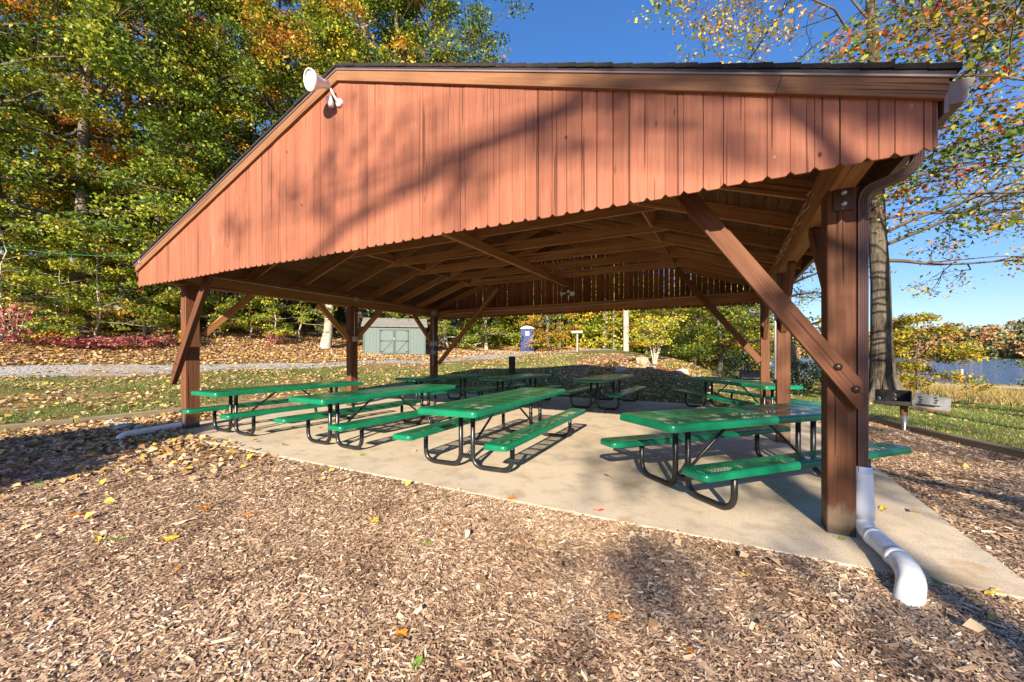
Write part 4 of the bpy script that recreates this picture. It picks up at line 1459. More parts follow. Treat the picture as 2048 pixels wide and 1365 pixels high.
# --- hardwood forest on the bank: three grown trees, then copies with their own turn and size
def polar(ph, r): return (-r * math.sin(R(ph)), r * math.cos(R(ph)))
FG = 'hardwood trees at the forest edge'
protos = [
    make_tree('hardwood_tree', 101, (0, 0, 0), 'x', FG, FG_A, 25, .36, 3.0, 6.0, per=40, spray_r=.85, leaf=.20, n_limb=30, sub=7, elev=(-8, 50), twigs=3),
    make_tree('hardwood_tree', 102, (0, 0, 0), 'x', FG, FG_B, 24, .33, 4.0, 5.6, per=40, spray_r=.85, leaf=.20, n_limb=28, sub=7, elev=(-5, 55), twigs=3),
    make_tree('hardwood_tree', 103, (0, 0, 0), 'x', FG, FG_C, 27, .38, 3.5, 5.6, per=38, spray_r=.80, leaf=.195, n_limb=30, sub=7, elev=(-6, 52), twigs=3),
]
FOREST = [  # azimuth, distance, prototype, scale, label
    (80, 32.5, 1, 1.00, 'tall golden green hardwood at the left picture edge'),
    (74.5, 31.5, 0, .98, 'green hardwood second from the left edge with orange sprays'),
    (69, 32.5, 2, 1.00, 'dark green hardwood above the red shrub patch'),
    (63.5, 33.0, 1, 1.02, 'yellow and orange hardwood left of the pavilion eave'),
    (58, 33.5, 0, 1.00, 'green hardwood directly behind the left gable end'),
    (53, 34.5, 1, 1.12, 'orange tinged hardwood behind the left roof slope'),
    (48.5, 35.5, 2, 1.15, 'tall hardwood rising right behind the garden shed'),
    (43.5, 36.0, 0, 1.30, 'tall hardwood with pale stem above the gable peak'),
    (38.3, 38.0, 2, 1.30, 'dark green hardwood right of the gable peak against sky'),
    (33.3, 43.0, 0, 1.02, 'smaller hardwood at the right end of the forest skyline'),
    (84, 38, 2, 1.08, 'tall dark hardwood behind the leftmost tree'),
    (71.5, 38.5, 1, 1.10, 'tall golden hardwood rising behind the red shrub patch'),
    (61, 39.5, 2, 1.10, 'tall dark hardwood in the second row left of the gable'),
    (51, 41.5, 0, 1.10, 'tall green hardwood in the second row behind the shed'),
]
for i, (ph, r, k, sc_, lab) in enumerate(FOREST):
    x, y = polar(ph, r)
    loc = (x, y, tz(x, y) - .1)
    rz = 1.7 * i + .4
    used = [f[2] for f in FOREST[:i]]
    if k not in used:
        t_ = protos[k]; t_.location = loc; t_.rotation_euler = (0, 0, rz); t_.scale = (sc_,) * 3; t_['label'] = lab
    else:
        copy_tree(protos[k], loc, rz, (sc_,) * 3, lab)

# --- low understorey trees along the forest edge
UG = 'saplings along the forest edge'
sap = [make_tree('sapling', 201, (0, 0, 0), 'x', UG, GREEN, 6.5, .06, .8, 2.6, per=22, spray_r=.42, leaf=.15, n_limb=16, sub=5, elev=(0, 35), twigs=2, bark_='bark_pale'),
       make_tree('sapling', 202, (0, 0, 0), 'x', UG, tint_mix([(.3, 2), (.42, 4), (.52, 2), (.62, .7)]), 5.5, .05, .7, 2.3, per=22, spray_r=.42, leaf=.15, n_limb=14, sub=5, elev=(-5, 35), twigs=2, bark_='bark_pale')]
SAPS = [(79.5, 28.8, 0, 1.0, 'green sapling at the left edge beside the red bush'), (76.0, 29.6, 1, .9, 'yellow green sapling left of the pale twisted stem'), (73.4, 28.6, 0, .85, 'sapling with pale twisted stem in the red shrub patch'),
        (70.0, 30.2, 1, 1.1, 'yellow green sapling above the middle of the red shrubs'), (66.8, 29.6, 0, 1.0, 'sapling at the right end of the red shrubs'), (64.0, 30.5, 1, 1.1, 'bushy sapling left of the front left post'),
        (60.8, 30.6, 0, .95, 'thin stemmed sapling just right of the front left post'), (58.2, 29.6, 1, .8, 'small sapling seen under the left eave beam'), (55.4, 30.6, 0, .9, 'sapling left of the thick pale trunk by the shed'),
        (82.5, 30.5, 1, 1.2, 'tall sapling at the far left forest edge')]
for i, (ph, r, k, sc_, lab) in enumerate(SAPS):
    x, y = polar(ph, r); loc = (x, y, tz(x, y) - .05)
    if k not in [q[2] for q in SAPS[:i]]:
        s_ = sap[k]; s_.location = loc; s_.scale = (sc_,) * 3; s_['label'] = lab
    else:
        copy_tree(sap[k], loc, i * 2.1, (sc_,) * 3, lab)
x, y = polar(52.6, 29.2)
e = make_tree('pale_trunk_tree', 230, (x, y, tz(x, y) - .1), 'tree with thick pale trunk standing left of the shed', None, GREEN, 14, .30, 4.5, 3.6, per=26, spray_r=.6, leaf=.19, n_limb=14, bark_='bark_pale')

# --- red shrubs
def shrub(name, seed, x, y, w, h, n, mat, label, cat, group, leaf=.16, depth=None, stems=7):
    g = np.random.default_rng(seed)
    e = empty(name, (x, y, tz(x, y)), label, cat, group)
    P = []
    for k in range(stems):
        a = g.uniform(0, 6.28); q = g.uniform(.2, .45) * w
        P.append((np.array([[x, y, tz(x, y) - .05], [x + math.cos(a) * q * .5, y + math.sin(a) * q * .5, tz(x, y) + h * .45], [x + math.cos(a) * q, y + math.sin(a) * q, tz(x, y) + h * .85]]), np.array([.02, .014, .006]), 4))
    tubes_mesh('stems', P, M['bark_pale'], e)
    u = g.normal(size=(n, 3)); u /= np.linalg.norm(u, axis=1)[:, None]
    rad = g.uniform(.35, 1, n) ** .5
    lump = 1 + .25 * np.sin(u[:, 0] * 5 + seed) * np.sin(u[:, 2] * 4 + 1)
    C = u * (rad * lump)[:, None] * np.array([w / 2, (depth or w) / 2, h * .52]) + np.array([x, y, tz(x, y) + h * .52])
    quads('foliage', leaf_quads(C, leaf, g, .8), M[mat], g.normal(.5, .25, n), e)
    return e
for i, (ph, r, w, h) in enumerate(((76, 28.0, 1.8, .75), (74.3, 27.7, 2.0, .70), (72.4, 27.8, 2.0, .65), (70.7, 27.9, 2.0, .75), (69.0, 28.2, 1.9, .7))):
    x, y = polar(ph, r)
    shrub('red_shrub', 300 + i, x, y, w, h * .72, 210, 'pink', 'low pinkish red shrub in the row at the forest edge', 'shrub', 'row of low red shrubs on the leaf bank', .20)
x, y = polar(78.6, 28.4); shrub('red_bush', 310, x, y, 1.3, 1.7, 170, 'pink', 'taller dark red bush at the left picture edge', 'bush', None, .2)
x, y = polar(58.2, 28.6); shrub('red_bush', 311, x, y, 1.0, .9, 200, 'pink', 'small pink bush on the bank seen under the eave beam', 'bush', None, .16)
x, y = polar(66.6, 28.0); shrub('green_bush', 312, x, y, 1.0, .8, 260, 'leaf', 'small yellow green bush at the right end of the red shrubs', 'bush', None, .17)
shrub('evergreen_bush', 315, 2.3, 17.6, 1.9, 1.35, 3200, 'evergreen', 'dark rounded evergreen bush beyond the right side posts', 'bush', None, .09)
shrub('evergreen_bush', 316, .55, 18.6, 1.5, 1.3, 1500, 'evergreen', 'dark evergreen bush partly behind the rear right post', 'bush', None, .09)

# --- deep woods behind everything: one mass nobody could count
def woods(seed, ph0, ph1, r0, r1, h0, h1, n_spray, per, leaf, tint, name, stems=60):
    g = np.random.default_rng(seed)
    ph = g.uniform(ph0, ph1, n_spray); r = r0 + (r1 - r0) * g.uniform(0, 1, n_spray) ** 1.5
    x = -r * np.sin(np.radians(ph)); y = r * np.cos(np.radians(ph))
    z = terrain(x, y) + h0 + (h1 * (1 + .35 * np.sin(ph * 1.1) * np.sin(ph * .53 + 1)) - h0) * g.uniform(0, 1, n_spray) ** 1.1
    tips = [(np.array([a, b, c]), 1) for a, b, c in zip(x, y, z)]
    V, T = sprays(g, tips, per, 1.0, leaf, tint, .3, .22)
    o = quads(name, V, M['leaf'], T)
    tag(o, kind='stuff')
    P = []
    for k in range(stems):
        p = g.uniform(ph0, ph1); q = g.uniform(r0, r1)
        X, Y = polar(p, q); z0 = tz(X, Y); hh = h1 * g.uniform(.7, 1.1)
        l = g.normal(size=2) * .5
        P.append((np.array([[X, Y, z0 - .2], [X + l[0] * .4, Y + l[1] * .4, z0 + hh * .5], [X + l[0], Y + l[1], z0 + hh]]), np.array([.16, .12, .05]) * g.uniform(.5, 1.4), 6))
    o = tubes_mesh(name + '_stems', P, M['bark'])
    tag(o, kind='stuff')
woods(401, 30, 92, 38, 58, .2, 13, 2600, 22, .34, DARKG, 'deep_woods', 90)
woods(402, 11, 34, 40.5, 58, .1, 9.5, 2600, 30, .28, GOLD, 'woods_beyond_road', 60)
woods(403, -4, 14, 43, 56, .1, 8.5, 1700, 28, .28, tint_mix([(.25, 3), (.4, 4), (.5, 2), (.7, 1.5)]), 'woods_beyond_pole', 30)

# --- trees behind the pavilion that can be told apart
BG = 'small trees beyond the rear gable'
BT = [  # azimuth, distance, H, crown r, tint, label
    (41.5, 31.5, 6.5, 2.6, GREEN, 'yellow green tree just right of the shed'),
    (37, 33, 7.5, 2.8, GREEN, 'green tree between shed and portable toilet'),
    (31.5, 36, 7.0, 2.8, GREEN, 'leafy tree left of the portable toilet'),
    (22.6, 37.5, 7.0, 2.4, ORANGE, 'orange brown tree right of the portable toilet'),
    (19.0, 43, 7.5, 2.8, GOLD, 'golden tree behind the wooden board sign'),
    (16.2, 47, 8.5, 3.2, GREEN, 'green tree where the asphalt path enters the woods'),
    (9.6, 41, 6.0, 2.3, ORANGE, 'red orange tree just right of the pale pole'),
    (7.2, 40, 8.0, 3.0, GOLD, 'yellow tree behind the multi-stem shrub'),
    (3.8, 31, 6.5, 3.0, GREEN, 'yellow green tree behind the mound, left of the dark trunks'),
    (.9, 29, 6.5, 2.9, GREEN, 'yellow green tree with dark forked trunk right of the mound'),
    (-2.0, 32, 7.5, 3.0, GOLD, 'tree seen between the rear right and middle right posts'),
]
for i, (ph, r, H, cr, tn, lab) in enumerate(BT):
    x, y = polar(ph, r)
    make_tree('woodland_tree', 500 + i, (x, y, tz(x, y) - .1), lab, BG, tn, H, .10 + .008 * H, .9, cr, per=24, spray_r=.5, leaf=.15, n_limb=18, sub=6, elev=(-8, 45), twigs=2, bark_='bark' if i > 2 else 'bark_pale')

# multi-stem shrub on the mound (several stems from one root)
g = np.random.default_rng(61)
x0, y0 = -3.15, 20.9; z0 = tz(x0, y0)
e = empty('multi_stem_shrub', (x0, y0, z0), 'yellow leaved shrub with several pale stems fanning from one root', 'shrub')
P, tips = [], []
for k in range(8):
    a = k * .785 + g.uniform(-.2, .2); sp_ = g.uniform(.18, .42)
    t_ = np.linspace(0, 1, 6); Hh = g.uniform(1.9, 2.5)
    S = np.stack([x0 + np.cos(a) * sp_ * Hh * t_ ** 1.3 + .05 * math.cos(a), y0 + np.sin(a) * sp_ * Hh * t_ ** 1.3 + .05 * math.sin(a), z0 - .05 + Hh * t_], -1)
    P.append((S, .034 * (1 - .7 * t_), 7))
    for q in range(14):
        u = g.uniform(.45, 1)
        p = np.array([np.interp(u, t_, S[:, c]) for c in range(3)]); d = g.normal(size=3) * .35; d[2] = abs(d[2]) * .5
        P.append((np.stack([p, p + d * .6, p + d]), np.array([.012, .008, .004]), 4))
        tips.append((p + d, .3))
tubes_mesh('stems', P, M['bark_pale'], e)
V, T = sprays(g, tips, 26, .34, .12, tint_mix([(.42, 2), (.52, 4), (.64, 2)]), .2)
quads('foliage', V, M['leaf'], T, e)
for i, (x, y, s) in enumerate(((-4.9, 19.5, .45), (-1.6, 19.3, .5), (-.9, 18.7, .45), (-2.2, 18.9, .35), (-5.3, 18.2, .4))):
    shrub('mound_plant', 640 + i, x, y, s * 1.6, s, 160, 'leaf', ['low plant at the left foot of the mound', 'low leafy plant right of the boulders', 'low leafy plant near the diagonal rear table', 'low leafy plant in front of the border stones', 'low dark plant at the shaded lawn edge'][i], 'plant', 'low plants on the mound', .09)

# --- the big tree on the right
def az_side(g, i):
    return g.uniform(-.6, .9) if i < 5 else i * 2.4 + g.normal() * .4
bt = make_tree('big_tree', 701, (4.42, 17.0, tz(4.4, 17) - .1), 'big rough barked tree with sparse yellow leaves behind the near post', None,
               tint_mix([(.40, 1), (.54, 3), (.64, 3), (.72, 2)]), 19, .31, 4.4, 6.4, per=20, spray_r=.5, leaf=.12, bark_='bark_big', limb_f=.27,
               n_limb=26, sub=7, elev=(8, 58), twigs=4, lean=(-.55, -.2), wob=.10, az_bias=az_side)
# root flare
g = np.random.default_rng(5)
P = []
for k in range(8):
    a = k * .785 + g.uniform(-.25, .25)
    P.append((np.array([[4.42 + math.cos(a) * .22, 17 + math.sin(a) * .22, .75], [4.42 + math.cos(a) * .42, 17 + math.sin(a) * .42, .18], [4.42 + math.cos(a) * .62, 17 + math.sin(a) * .62, -.10], [4.42 + math.cos(a) * .95, 17 + math.sin(a) * .95, -.35]]), np.array([.10, .13, .11, .05]), 8))
rf = tubes_mesh('root_flare', P, M['bark_big'], bt)
x, y = 3.0, 23.0
make_tree('leaning_tree', 702, (x, y, tz(x, y) - .1), 'leaning grey tree with yellow leaves seen between the right posts', None, GOLD, 11, .24, 2.2, 3.4, per=16, spray_r=.5, leaf=.14, n_limb=18, sub=6, lean=(-1.6, 0), elev=(-5, 45), wob=.15)
x, y = 8.4, 27.5
make_tree('shore_tree', 703, (x, y, tz(x, y) - .1), 'small golden tree by the lake just right of the big trunk', None, tint_mix([(.42, 1.5), (.56, 3), (.66, 3), (.74, 1.2)]), 4.4, .08, .5, 1.8, per=17, spray_r=.45, leaf=.15, n_limb=14, sub=6, elev=(-18, 28))
x, y = 8.6, 16.8
make_tree('shore_sapling', 704, (x, y, tz(x, y) - .1), 'thin green and yellow sapling before the dock at the right edge', None, tint_mix([(.15, 2), (.3, 3), (.45, 2), (.6, 1)]), 3.2, .04, .5, 1.3, per=14, spray_r=.3, leaf=.11, n_limb=14, sub=4, elev=(10, 55), twigs=2)
x, y = 11.0, 19.0
make_tree('shore_sapling', 705, (x, y, tz(x, y) - .1), 'pale thin tree rising above the lake at the right picture edge', None, tint_mix([(.3, 2), (.45, 3), (.6, 2)]), 7.5, .07, 1.2, 2.1, per=5, spray_r=.5, leaf=.11, n_limb=18, sub=5, elev=(15, 60), twigs=3)
# maple reaching in from beyond the right edge
def az_west(g, i): return math.pi * .95 + g.normal() * .75
def maple_tint(g, p):
    hi = np.clip((p[2] - 3.2) / 3.0, 0, 1)
    return g.choice([.12, .26, .42, .62, .82, .95], p=np.array([.42 - .24 * hi, .28 - .04 * hi, .14, .08 + .06 * hi, .05 + .12 * hi, .03 + .10 * hi]) ) + g.normal() * .04
x, y = 6.6, 10.4
make_tree('maple_tree', 710, (x, y, tz(x, y) - .1), 'red and green maple reaching in from the right picture edge', None, maple_tint, 11.0, .16, 4.2, 4.2, per=15, spray_r=.42, leaf=.10, limb_f=.36, n_limb=24, sub=7, elev=(5, 45), twigs=3, droop=.35, az_bias=az_west)

# --- trees behind the viewer, whose shade falls on gable, mulch and slab
def add_limb(tree, pts, rad):
    t_ = np.linspace(0, 1, len(pts))
    tubes_mesh('limb', [(np.array(pts), np.array(rad), 10)], M['bark'], tree)
st = make_tree('shade_tree', 720, (8.2, -19.5, -.1), 'tall bare limbed tree behind the viewer shading the gable', None, GOLD, 17, .30, 9.0, 4.5, per=5, spray_r=.5, leaf=.15, n_limb=9, sub=4, elev=(20, 60), twigs=3)
add_limb(st, [(8.2, -19.5, 12.6), (7.0, -19.6, 13.5), (5.75, -19.6, 13.75), (4.2, -19.6, 13.45), (2.7, -19.6, 13.05), (.6, -19.6, 12.0)], [.10, .095, .09, .08, .065, .03])
make_tree('shade_tree', 721, (-6.7, -5.6, -.1), 'low leafy tree behind the viewer shading the left mulch', None, GREEN, 4.4, .12, 1.9, 1.7, per=36, spray_r=.45, leaf=.17, n_limb=13, sub=6, elev=(0, 40))
st = make_tree('shade_tree', 722, (8.6, -8.5, -.1), 'sparse tree behind the viewer shading the right mulch', None, GOLD, 10, .15, 6.0, 2.6, per=6, spray_r=.5, leaf=.16, n_limb=11, sub=5, elev=(5, 50), twigs=3)
add_limb(st, [(8.6, -8.5, 5.6), (5.9, -7.8, 6.1), (3.8, -7.2, 7.3), (3.3, -7.2, 8.0), (2.9, -7.1, 8.7)], [.09, .07, .055, .045, .025])

g = np.random.default_rng(77)
gable_shade = [(-4.0, 4.15, .45), (-3.7, 3.5, .5), (-4.5, 3.05, .5), (-3.0, 3.75, .35), (-5.3, 3.4, .4), (-2.4, 3.1, .35), (-4.4, 3.6, .35), (.6, 3.2, .25), (.95, 2.95, .25), (-6.4, 3.2, .3)]
st0 = bpy.data.objects['shade_tree']
tp = [(np.array([x, YF, z]) + np.array(SUN) * 27, r_) for x, z, r_ in gable_shade]
C = np.concatenate([p + g.normal(size=(34, 3)) * r_ * np.array([.55, .55, .5]) for p, r_ in tp])
quads('crown', leaf_quads(C, .17, g), M['leaf'], g.normal(.5, .1, len(C)), st0)
tubes_mesh('limb', [(np.array([[8.2, -19.5, 12.0 + .2 * k], (p * .5 + np.array([8.2, -19.5, 13.5]) * .5), p]), np.array([.05, .03, .012]), 5) for k, (p, r_) in enumerate(tp)], M['twig'], st0)
make_tree('shade_tree', 723, (6.9, -15.2, -.1), 'slim tree behind the viewer shading the right end of the slab', None, GOLD, 10.5, .07, 6.2, 2.7, per=11, spray_r=.34, leaf=.15, n_limb=8, sub=4, limb_f=.35, elev=(5, 45), twigs=3)

# --- far shore woods: one mass across the lake
g = np.random.default_rng(81)
n = 620
ph = g.uniform(-48, 4, n); r = 322 + 120 * g.uniform(0, 1, n) ** 1.3
X = -r * np.sin(np.radians(ph)); Y = r * np.cos(np.radians(ph)); Z = terrain(X, Y)
hh = g.uniform(6, 11, n)
C, T = [], []
for k in range(n):
    m = 110
    u = g.normal(size=(m, 3)); u /= np.linalg.norm(u, axis=1)[:, None]
    C.append(u * (g.uniform(.4, 1, m) ** .4)[:, None] * np.array([hh[k] * .42, hh[k] * .42, hh[k] * .55]) + np.array([X[k], Y[k], Z[k] + hh[k] * .5]))
    T.append(np.full(m, g.choice([.2, .32, .45, .62, .74, .82])) + g.normal(size=m) * .05)
far_mat = leaf_mat('far_foliage', [(0, (0.06, 0.085, 0.04)), (.4, (0.15, 0.16, 0.06)), (.65, (0.30, 0.22, 0.08)), (.85, (0.32, 0.15, 0.06)), (1, (.28, .1, .05))], .1)
o = quads('far_woods', leaf_quads(np.concatenate(C), 1.9, g, 1.2), far_mat, np.concatenate(T))
tag(o, kind='stuff')

# ------------------------------------------------------------------ ground cover
def in_slab(x, y): return (x > -9.64) & (x < 1.64) & (y > 3.40) & (y < 12.46)
# wood chips
def chips(seed, n, x0, x1, y0, y1, keep, L, lift=.0):
    g = np.random.default_rng(seed)
    x = g.uniform(x0, x1, n); y = g.uniform(y0, y1, n)
    k = keep(x, y, g); x, y = x[k], y[k]; n = len(x)
    z = terrain(x, y) + g.uniform(.001, .016, n) + lift
    a = g.uniform(0, 2 * np.pi, n)
    pit = g.normal(size=n) * .17; rol = g.normal(size=n) * .28
    ln = L * np.exp(g.normal(size=n) * .42) * .5; wd = ln * g.uniform(.13, .36, n)
    d = np.stack([np.cos(a) * np.cos(pit), np.sin(a) * np.cos(pit), np.sin(pit)], -1)
    s = np.stack([-np.sin(a) * np.cos(rol), np.cos(a) * np.cos(rol), np.sin(rol)], -1)
    C = np.stack([x, y, z], -1)
    dl, sw = d * ln[:, None], s * wd[:, None]
    j = lambda: 1 + g.uniform(-.3, .3, n)[:, None]
    V = np.stack([C - dl * j() - sw * j(), C + dl * j() - sw * j(), C + dl * j() + sw * j(), C - dl * j() + sw * j()], 1)
    T = np.clip(g.normal(.50, .22, n) + fbm(x, y, 1.3) * .07 - .30 * np.clip(fbm(x + 3, y, 2.3) - .25, 0, .5), 0, 1)
    return V, T
wedge = lambda x, y: (y > -.32 * x - 9) 
VT = []
def k1(x, y, g):   # near the viewer, inside the view
    w = -x * math.sin(R(27.9)) * 1 + y * math.cos(R(27.9)); u = x * math.cos(R(27.9)) + y * math.sin(R(27.9))
    e_ = 3.43 + .025 * fbm(x, y, 9.0)
    return (w > .6) & (np.abs(u) < 1.5 * w + .6) & (x < 4.0) & (x > -11.5) & ((y < e_) | (x > 1.62))
def k1a(x, y, g): return k1(x, y, g) & (np.hypot(x, y) < 4.6)
def k1b(x, y, g): return k1(x, y, g) & (np.hypot(x, y) >= 4.6)
def k1c(x, y, g):
    tr = 3.05 + (10.3 - y) * .372
    w = -x * math.sin(R(27.9)) + y * math.cos(R(27.9)); u = x * math.cos(R(27.9)) + y * math.sin(R(27.9))
    return (x > 1.62) & (x < tr) & (np.abs(u) < 1.5 * w + .6)
VT.append(chips(1, 620000, -5, 4, .2, 4.6, k1a, .022))
VT.append(chips(2, 300000, -11.5, 1.6, -1, 3.42, k1b, .027))
VT.append(chips(3, 150000, 1.6, 6.5, 3.0, 13, k1c, .031))
V = np.concatenate([a for a, b in VT]); T = np.concatenate([b for a, b in VT])
o = quads('wood_chip_mulch', V, M['chips'], T)
tag(o, kind='stuff')

# fallen leaves
def litter(seed, n, x0, x1, y0, y1, dens, size, lift=.012):
    g = np.random.default_rng(seed)
    x = g.uniform(x0, x1, n); y = g.uniform(y0, y1, n)
    k = g.uniform(0, 1, n) < dens(x, y); x, y = x[k], y[k]
    z = np.where(in_slab(x, y), 0.0, terrain(x, y)) + lift * g.uniform(.4, 2.2, len(x))
    V = leaf_quads(np.stack([x, y, z], -1), size, g, .35, .7, .2)
    return V, np.clip(g.beta(2.2, 1.9, len(x)), 0, 1)
LV = []
def d_bank(x, y):
    r = np.hypot(x, y); ph = np.degrees(np.arctan2(-x, y)); rr = np.interp(ph, RPH, RR)
    return np.where(r > rr + 1.0, .95, np.where(r > rr - 1.4, .09, 0)) * (ph > 12) * (ph < 90) * (r < 46) * (1 - .6 * (np.hypot((x + 5.2) / 2, (y - 22) / 5) < 1))
LV.append(litter(11, 190000, -46, -8, -2, 46, d_bank, .17, .02))
def d_lawn(x, y):
    r = np.hypot(x, y); ph = np.degrees(np.arctan2(-x, y)); rr = np.interp(ph, RPH, RR)
    lawn = (r < rr - 1.0) & (ph > 3) & ((x < -11.5) | (y > 12.5))
    return lawn * np.clip(.42 + .45 * fbm(x, y, .9), .06, 1)
LV.append(litter(12, 42000, -24, -1, -2, 30, d_lawn, .13))
def d_pile(x, y):     # drift round the front left corner
    a = np.exp(-(((x + 8.6) / 2.3) ** 2 + ((y - 3.0) / .75) ** 2)) * (y < 3.75 - .10 * (x + 9)) 
    b = np.exp(-(((x + 10.6) / 1.0) ** 2 + ((y - 3.2) / 2.6) ** 2)) * .8 * (x < -9.6)
    c = np.exp(-(((x + 9.0) / 2.5) ** 2 + ((y - 1.4) / 1.1) ** 2)) * .28
    return np.clip(np.maximum.reduce([a, b, c]), 0, 1) * (x > -11.5)
LV.append(litter(13, 15000, -11.5, -5, -.5, 6, d_pile, .095, .02))
LV.append(litter(14, 900, -9, 3, .5, 3.4, lambda x, y: np.clip(.10 + .5 * np.exp(-((y - 3.1) / .5) ** 2) + .35 * np.clip((-x - 4) / 5, 0, 1), 0, 1) * .55, .075, .02))
LV.append(litter(15, 420, -9.5, 1.5, 3.5, 12, lambda x, y: .06 + .5 * np.exp(-((x + 8.5) / 1.6) ** 2 - ((y - 4) / .8) ** 2), .085, .006))
def d_right(x, y):
    return np.clip(.35 + .4 * fbm(x, y, 1.1), .02, 1) * (x > 1.7) * .5
LV.append(litter(16, 1600, 1.7, 9, 5, 24, d_right, .10))
LV.append(litter(17, 3500, -6, 2, 12.6, 26, lambda x, y: np.clip(.5 + .4 * fbm(x, y, .8), 0, 1), .12))
V = np.concatenate([a for a, b in LV]); T = np.concatenate([b for a, b in LV])
o = quads('leaf_litter', V, M['litter'], T)
tag(o, kind='stuff')

# grass
def blades(seed, n, x0, x1, y0, y1, dens, h, w):
    g = np.random.default_rng(seed)
    x = g.uniform(x0, x1, n); y = g.uniform(y0, y1, n)
    k = g.uniform(0, 1, n) < dens(x, y); x, y = x[k], y[k]; n = len(x)
    z = terrain(x, y) - .005
    a = g.uniform(0, 6.28, n); hh = h * g.uniform(.5, 1.4, n); lean = g.normal(size=(n, 2)) * .45 * hh[:, None]
    B = np.stack([x, y, z], -1)
    s = np.stack([np.cos(a), np.sin(a), np.zeros(n)], -1) * (w * .5)
    tip = B + np.concatenate([lean, hh[:, None]], 1)
    return np.stack([B - s, B + s, tip], 1), np.clip(g.normal(.42, .22, n) + fbm(x, y, .7) * .2, 0, 1)
GV = []
GV.append(blades(21, 130000, -24, -9, -2, 22, lambda x, y: zones(x, y)[0] * (1 - zones(x, y)[1]) * np.clip(.55 - .55 * fbm(x, y, .45 * 1), .08, 1) * (np.hypot(x, y) < 23.2), .05, .022))
GV.append(blades(22, 110000, -14, 2, 12.4, 28, lambda x, y: zones(x, y)[0] * (1 - zones(x, y)[1]) * (1 - zones(x, y)[2]) * np.clip(.5 - .5 * fbm(x, y, .5), .05, 1), .05, .022))
GV.append(blades(23, 90000, 1.5, 13, 4, 24, lambda x, y: (x > 3.2 + (10.27 - y) * .372) * np.clip(.75 - .35 * fbm(x, y, .6), .1, 1), .055, .016))
V = np.concatenate([a for a, b in GV]); T = np.concatenate([b for a, b in GV])
o = quads('grass', V, M['blade'], T)
tag(o, kind='stuff')
V, T = blades(24, 60000, 2, 26, 20, 46, lambda x, y: np.clip(.55 + .5 * fbm(x, y, .35), .05, 1) * (terrain(x, y) > -1.06) * (y > 20 + .12 * x) * (x > 2.5 + .04 * y), .38, .03)
o = quads('dry_shore_grass', V, M['dry'], T)
tag(o, kind='stuff')

# single leaves lying in the foreground
def leaf_outline(kind):
    if kind == 'maple':
        half = [(0, -.5), (.06, -.30), (.30, -.38), (.24, -.22), (.50, -.10), (.36, .00), (.42, .20), (.22, .14), (.16, .22), (.20, .40), (.08, .36), (0, .56)]
    elif kind == 'oak':
        half = [(0, -.5), (.05, -.35), (.18, -.28), (.11, -.17), (.27, -.05), (.15, .06), (.25, .20), (.12, .28), (.13, .42), (0, .52)]
    else:
        half = [(0, -.5), (.10, -.36), (.20, -.16), (.23, .05), (.17, .26), (.08, .42), (0, .54)]
    return half
def single_leaf(x, y, size, kind, mat, label, group, rz, seed):
    rd = random.Random(seed)
    half = leaf_outline(kind)
    vs, fs = [], []
    curl = rd.uniform(.10, .30)
    Z = lambda a, b_: curl * (a * a * 1.6 + b_ * b_ * .5) + .05 * math.sin(9 * a + 5 * b_ + seed)
    n = len(half)
    for sgn in (1, -1):
        b0 = len(vs)
        for (a, b_) in half: vs.append((sgn * a, b_, Z(a, b_)))
        for (a, b_) in half: vs.append((0, b_, Z(0, b_)))
        for k in range(n - 1):
            f = (b0 + k, b0 + k + 1, b0 + n + k + 1, b0 + n + k)
            fs.append(f if sgn > 0 else f[::-1])
    vs = [(a * size, b_ * size, c * size) for a, b_, c in vs]
    me = bpy.data.meshes.new('fallen_leaf'); me.from_pydata(vs, [], fs); me.update()
    o = put('fallen_leaf', me, mat, smooth=False)
    z = .004 if in_slab(np.array([x]), np.array([y]))[0] else tz(x, y) + .018
    o.location = (x, y, z); o.rotation_euler = (rd.uniform(-.15, .15), rd.uniform(-.15, .15), rz)
    sm = MB(); sm.tube([(0, -.48 * size, .01), (0, -.75 * size, .012), (.03 * size, -.95 * size, .004)], .0022, 5)
    sm.v = [tuple(basis(o) @ Vector(p)) for p in sm.v]
    me2 = sm.mesh('stalk'); st = bpy.data.objects.new('stalk', me2); COL.objects.link(st); me2.materials.append(mat)
    st.parent = o; st.matrix_parent_inverse = basis(o).inverted()
    return tag(o, label, 'leaf', group)
LC = {'orange': flat('orange_leaf', (0.52, 0.19, 0.03), .6, var=.5, scale=45), 'yellow': flat('yellow_leaf', (0.60, 0.40, 0.04), .6, var=.4, scale=45),
      'green': flat('green_leaf', (0.16, 0.30, 0.03), .6, var=.35, scale=45), 'cream': flat('cream_leaf', (0.62, 0.52, 0.36), .6, var=.25, scale=45),
      'brown': flat('brown_leaf', (0.20, 0.08, 0.04), .7, var=.4, scale=45), 'red': flat('red_leaf', (0.50, 0.03, 0.02), .6, var=.3, scale=45)}
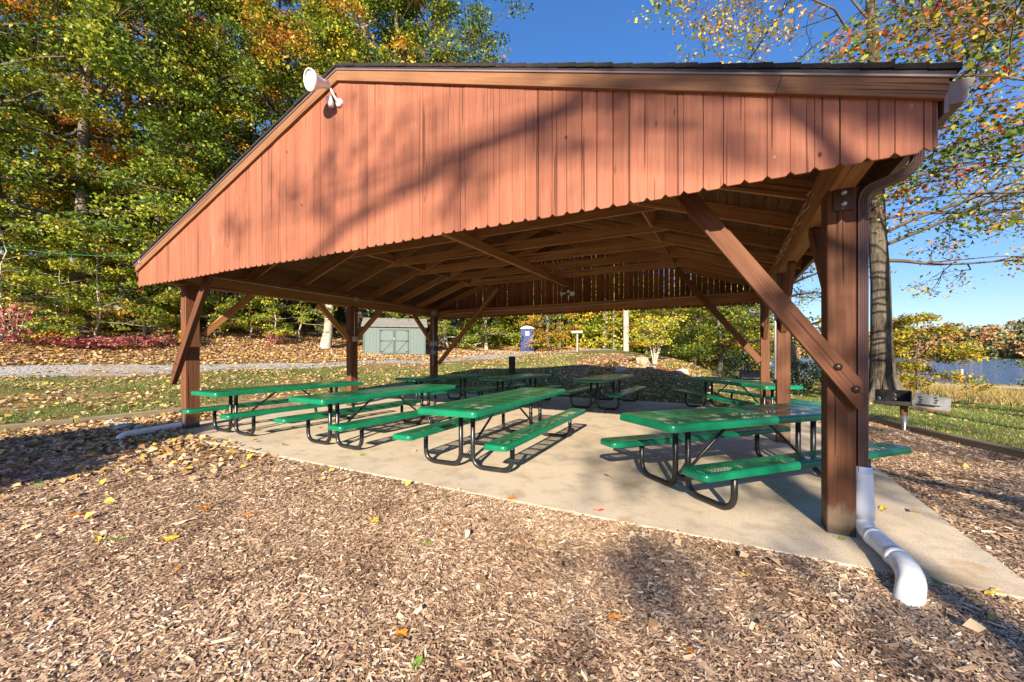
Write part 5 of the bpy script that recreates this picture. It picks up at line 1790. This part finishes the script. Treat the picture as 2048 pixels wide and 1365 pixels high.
SINGLES = [  # pixel-measured ground positions, in metres
    (-5.01, 1.34, 0.130, 'plain', 'orange', 'broad orange brown leaf on the mulch at the left edge'),
    (-6.51, 1.48, 0.160, 'plain', 'green', 'large yellow green leaf by the shadow edge at far left'),
    (-3.73, 1.51, 0.120, 'maple', 'yellow', 'bright yellow leaf on the mulch, left of centre'),
    (-4.07, 1.32, 0.120, 'plain', 'green', 'slim olive leaf on mulch left of the bright yellow one'),
    (-4.20, 1.25, 0.090, 'plain', 'yellow', 'slim pale yellow leaf left of the slim olive one'),
    (-4.18, 1.95, 0.130, 'maple', 'orange', 'orange yellow leaf pair on mulch below the left table'),
    (-3.69, 2.06, 0.110, 'oak', 'orange', 'rust orange leaf right of the orange yellow pair'),
    (-3.16, 1.32, 0.080, 'plain', 'orange', 'small orange leaf on mulch below the bright yellow one'),
    (-4.01, 1.69, 0.120, 'plain', 'cream', 'large cream leaf on the mulch above the bright yellow one'),
    (-1.44, 1.54, 0.075, 'maple', 'orange', 'orange leaf near the bottom edge, left of centre'),
    (-1.24, 1.43, 0.070, 'plain', 'green', 'bright green leaf at the bottom edge of the picture'),
    (-0.53, 2.16, 0.075, 'maple', 'orange', 'faded orange leaf on mulch right of bottom centre'),
    (-0.16, 2.09, 0.065, 'plain', 'orange', 'rust orange leaf near the bottom right of centre'),
    (-1.96, 2.36, 0.080, 'plain', 'green', 'light green leaf on mulch below the centre table'),
    (-2.19, 3.30, 0.110, 'plain', 'cream', 'cream leaf on mulch close to the slab edge'),
    (-1.85, 3.48, 0.100, 'maple', 'orange', 'orange leaf on mulch at the slab edge near centre'),
    (-1.00, 3.58, 0.070, 'plain', 'red', 'small bright red leaf at the slab edge'),
    (-1.21, 4.62, 0.110, 'oak', 'brown', 'brown leaf with long stalk lying on the slab'),
    (-2.43, 3.23, 0.100, 'plain', 'green', 'olive leaf on mulch left of the cream leaf'),
    (-2.61, 2.48, 0.090, 'maple', 'yellow', 'yellow leaf on mulch below the second table'),
    (1.14, 3.44, 0.085, 'plain', 'green', 'green leaf right of the white pipe outlet'),
    (1.36, 3.41, 0.080, 'plain', 'yellow', 'pale yellow leaf on mulch at the right corner of the slab'),
    (0.76, 3.87, 0.060, 'maple', 'green', 'small green leaf at the foot of the nearest post'),
    (1.24, 4.80, 0.110, 'plain', 'yellow', 'curled yellow brown leaf on the slab right of the drain pipe'),
    (0.08, 2.97, 0.060, 'plain', 'yellow', 'small yellow leaf on mulch below the askew table'),
    (-4.45, 3.99, 0.100, 'maple', 'green', 'yellow green leaf on the slab by the centre table'),
    (-1.44, 4.89, 0.080, 'plain', 'yellow', 'pale yellow leaf on the slab above the brown one'),
]
for i, (x, y, s, kind, c, lab) in enumerate(SINGLES):
    single_leaf(x, y, s, kind, LC[c], lab, 'fallen leaves in the foreground', i * 1.9, i + 1)
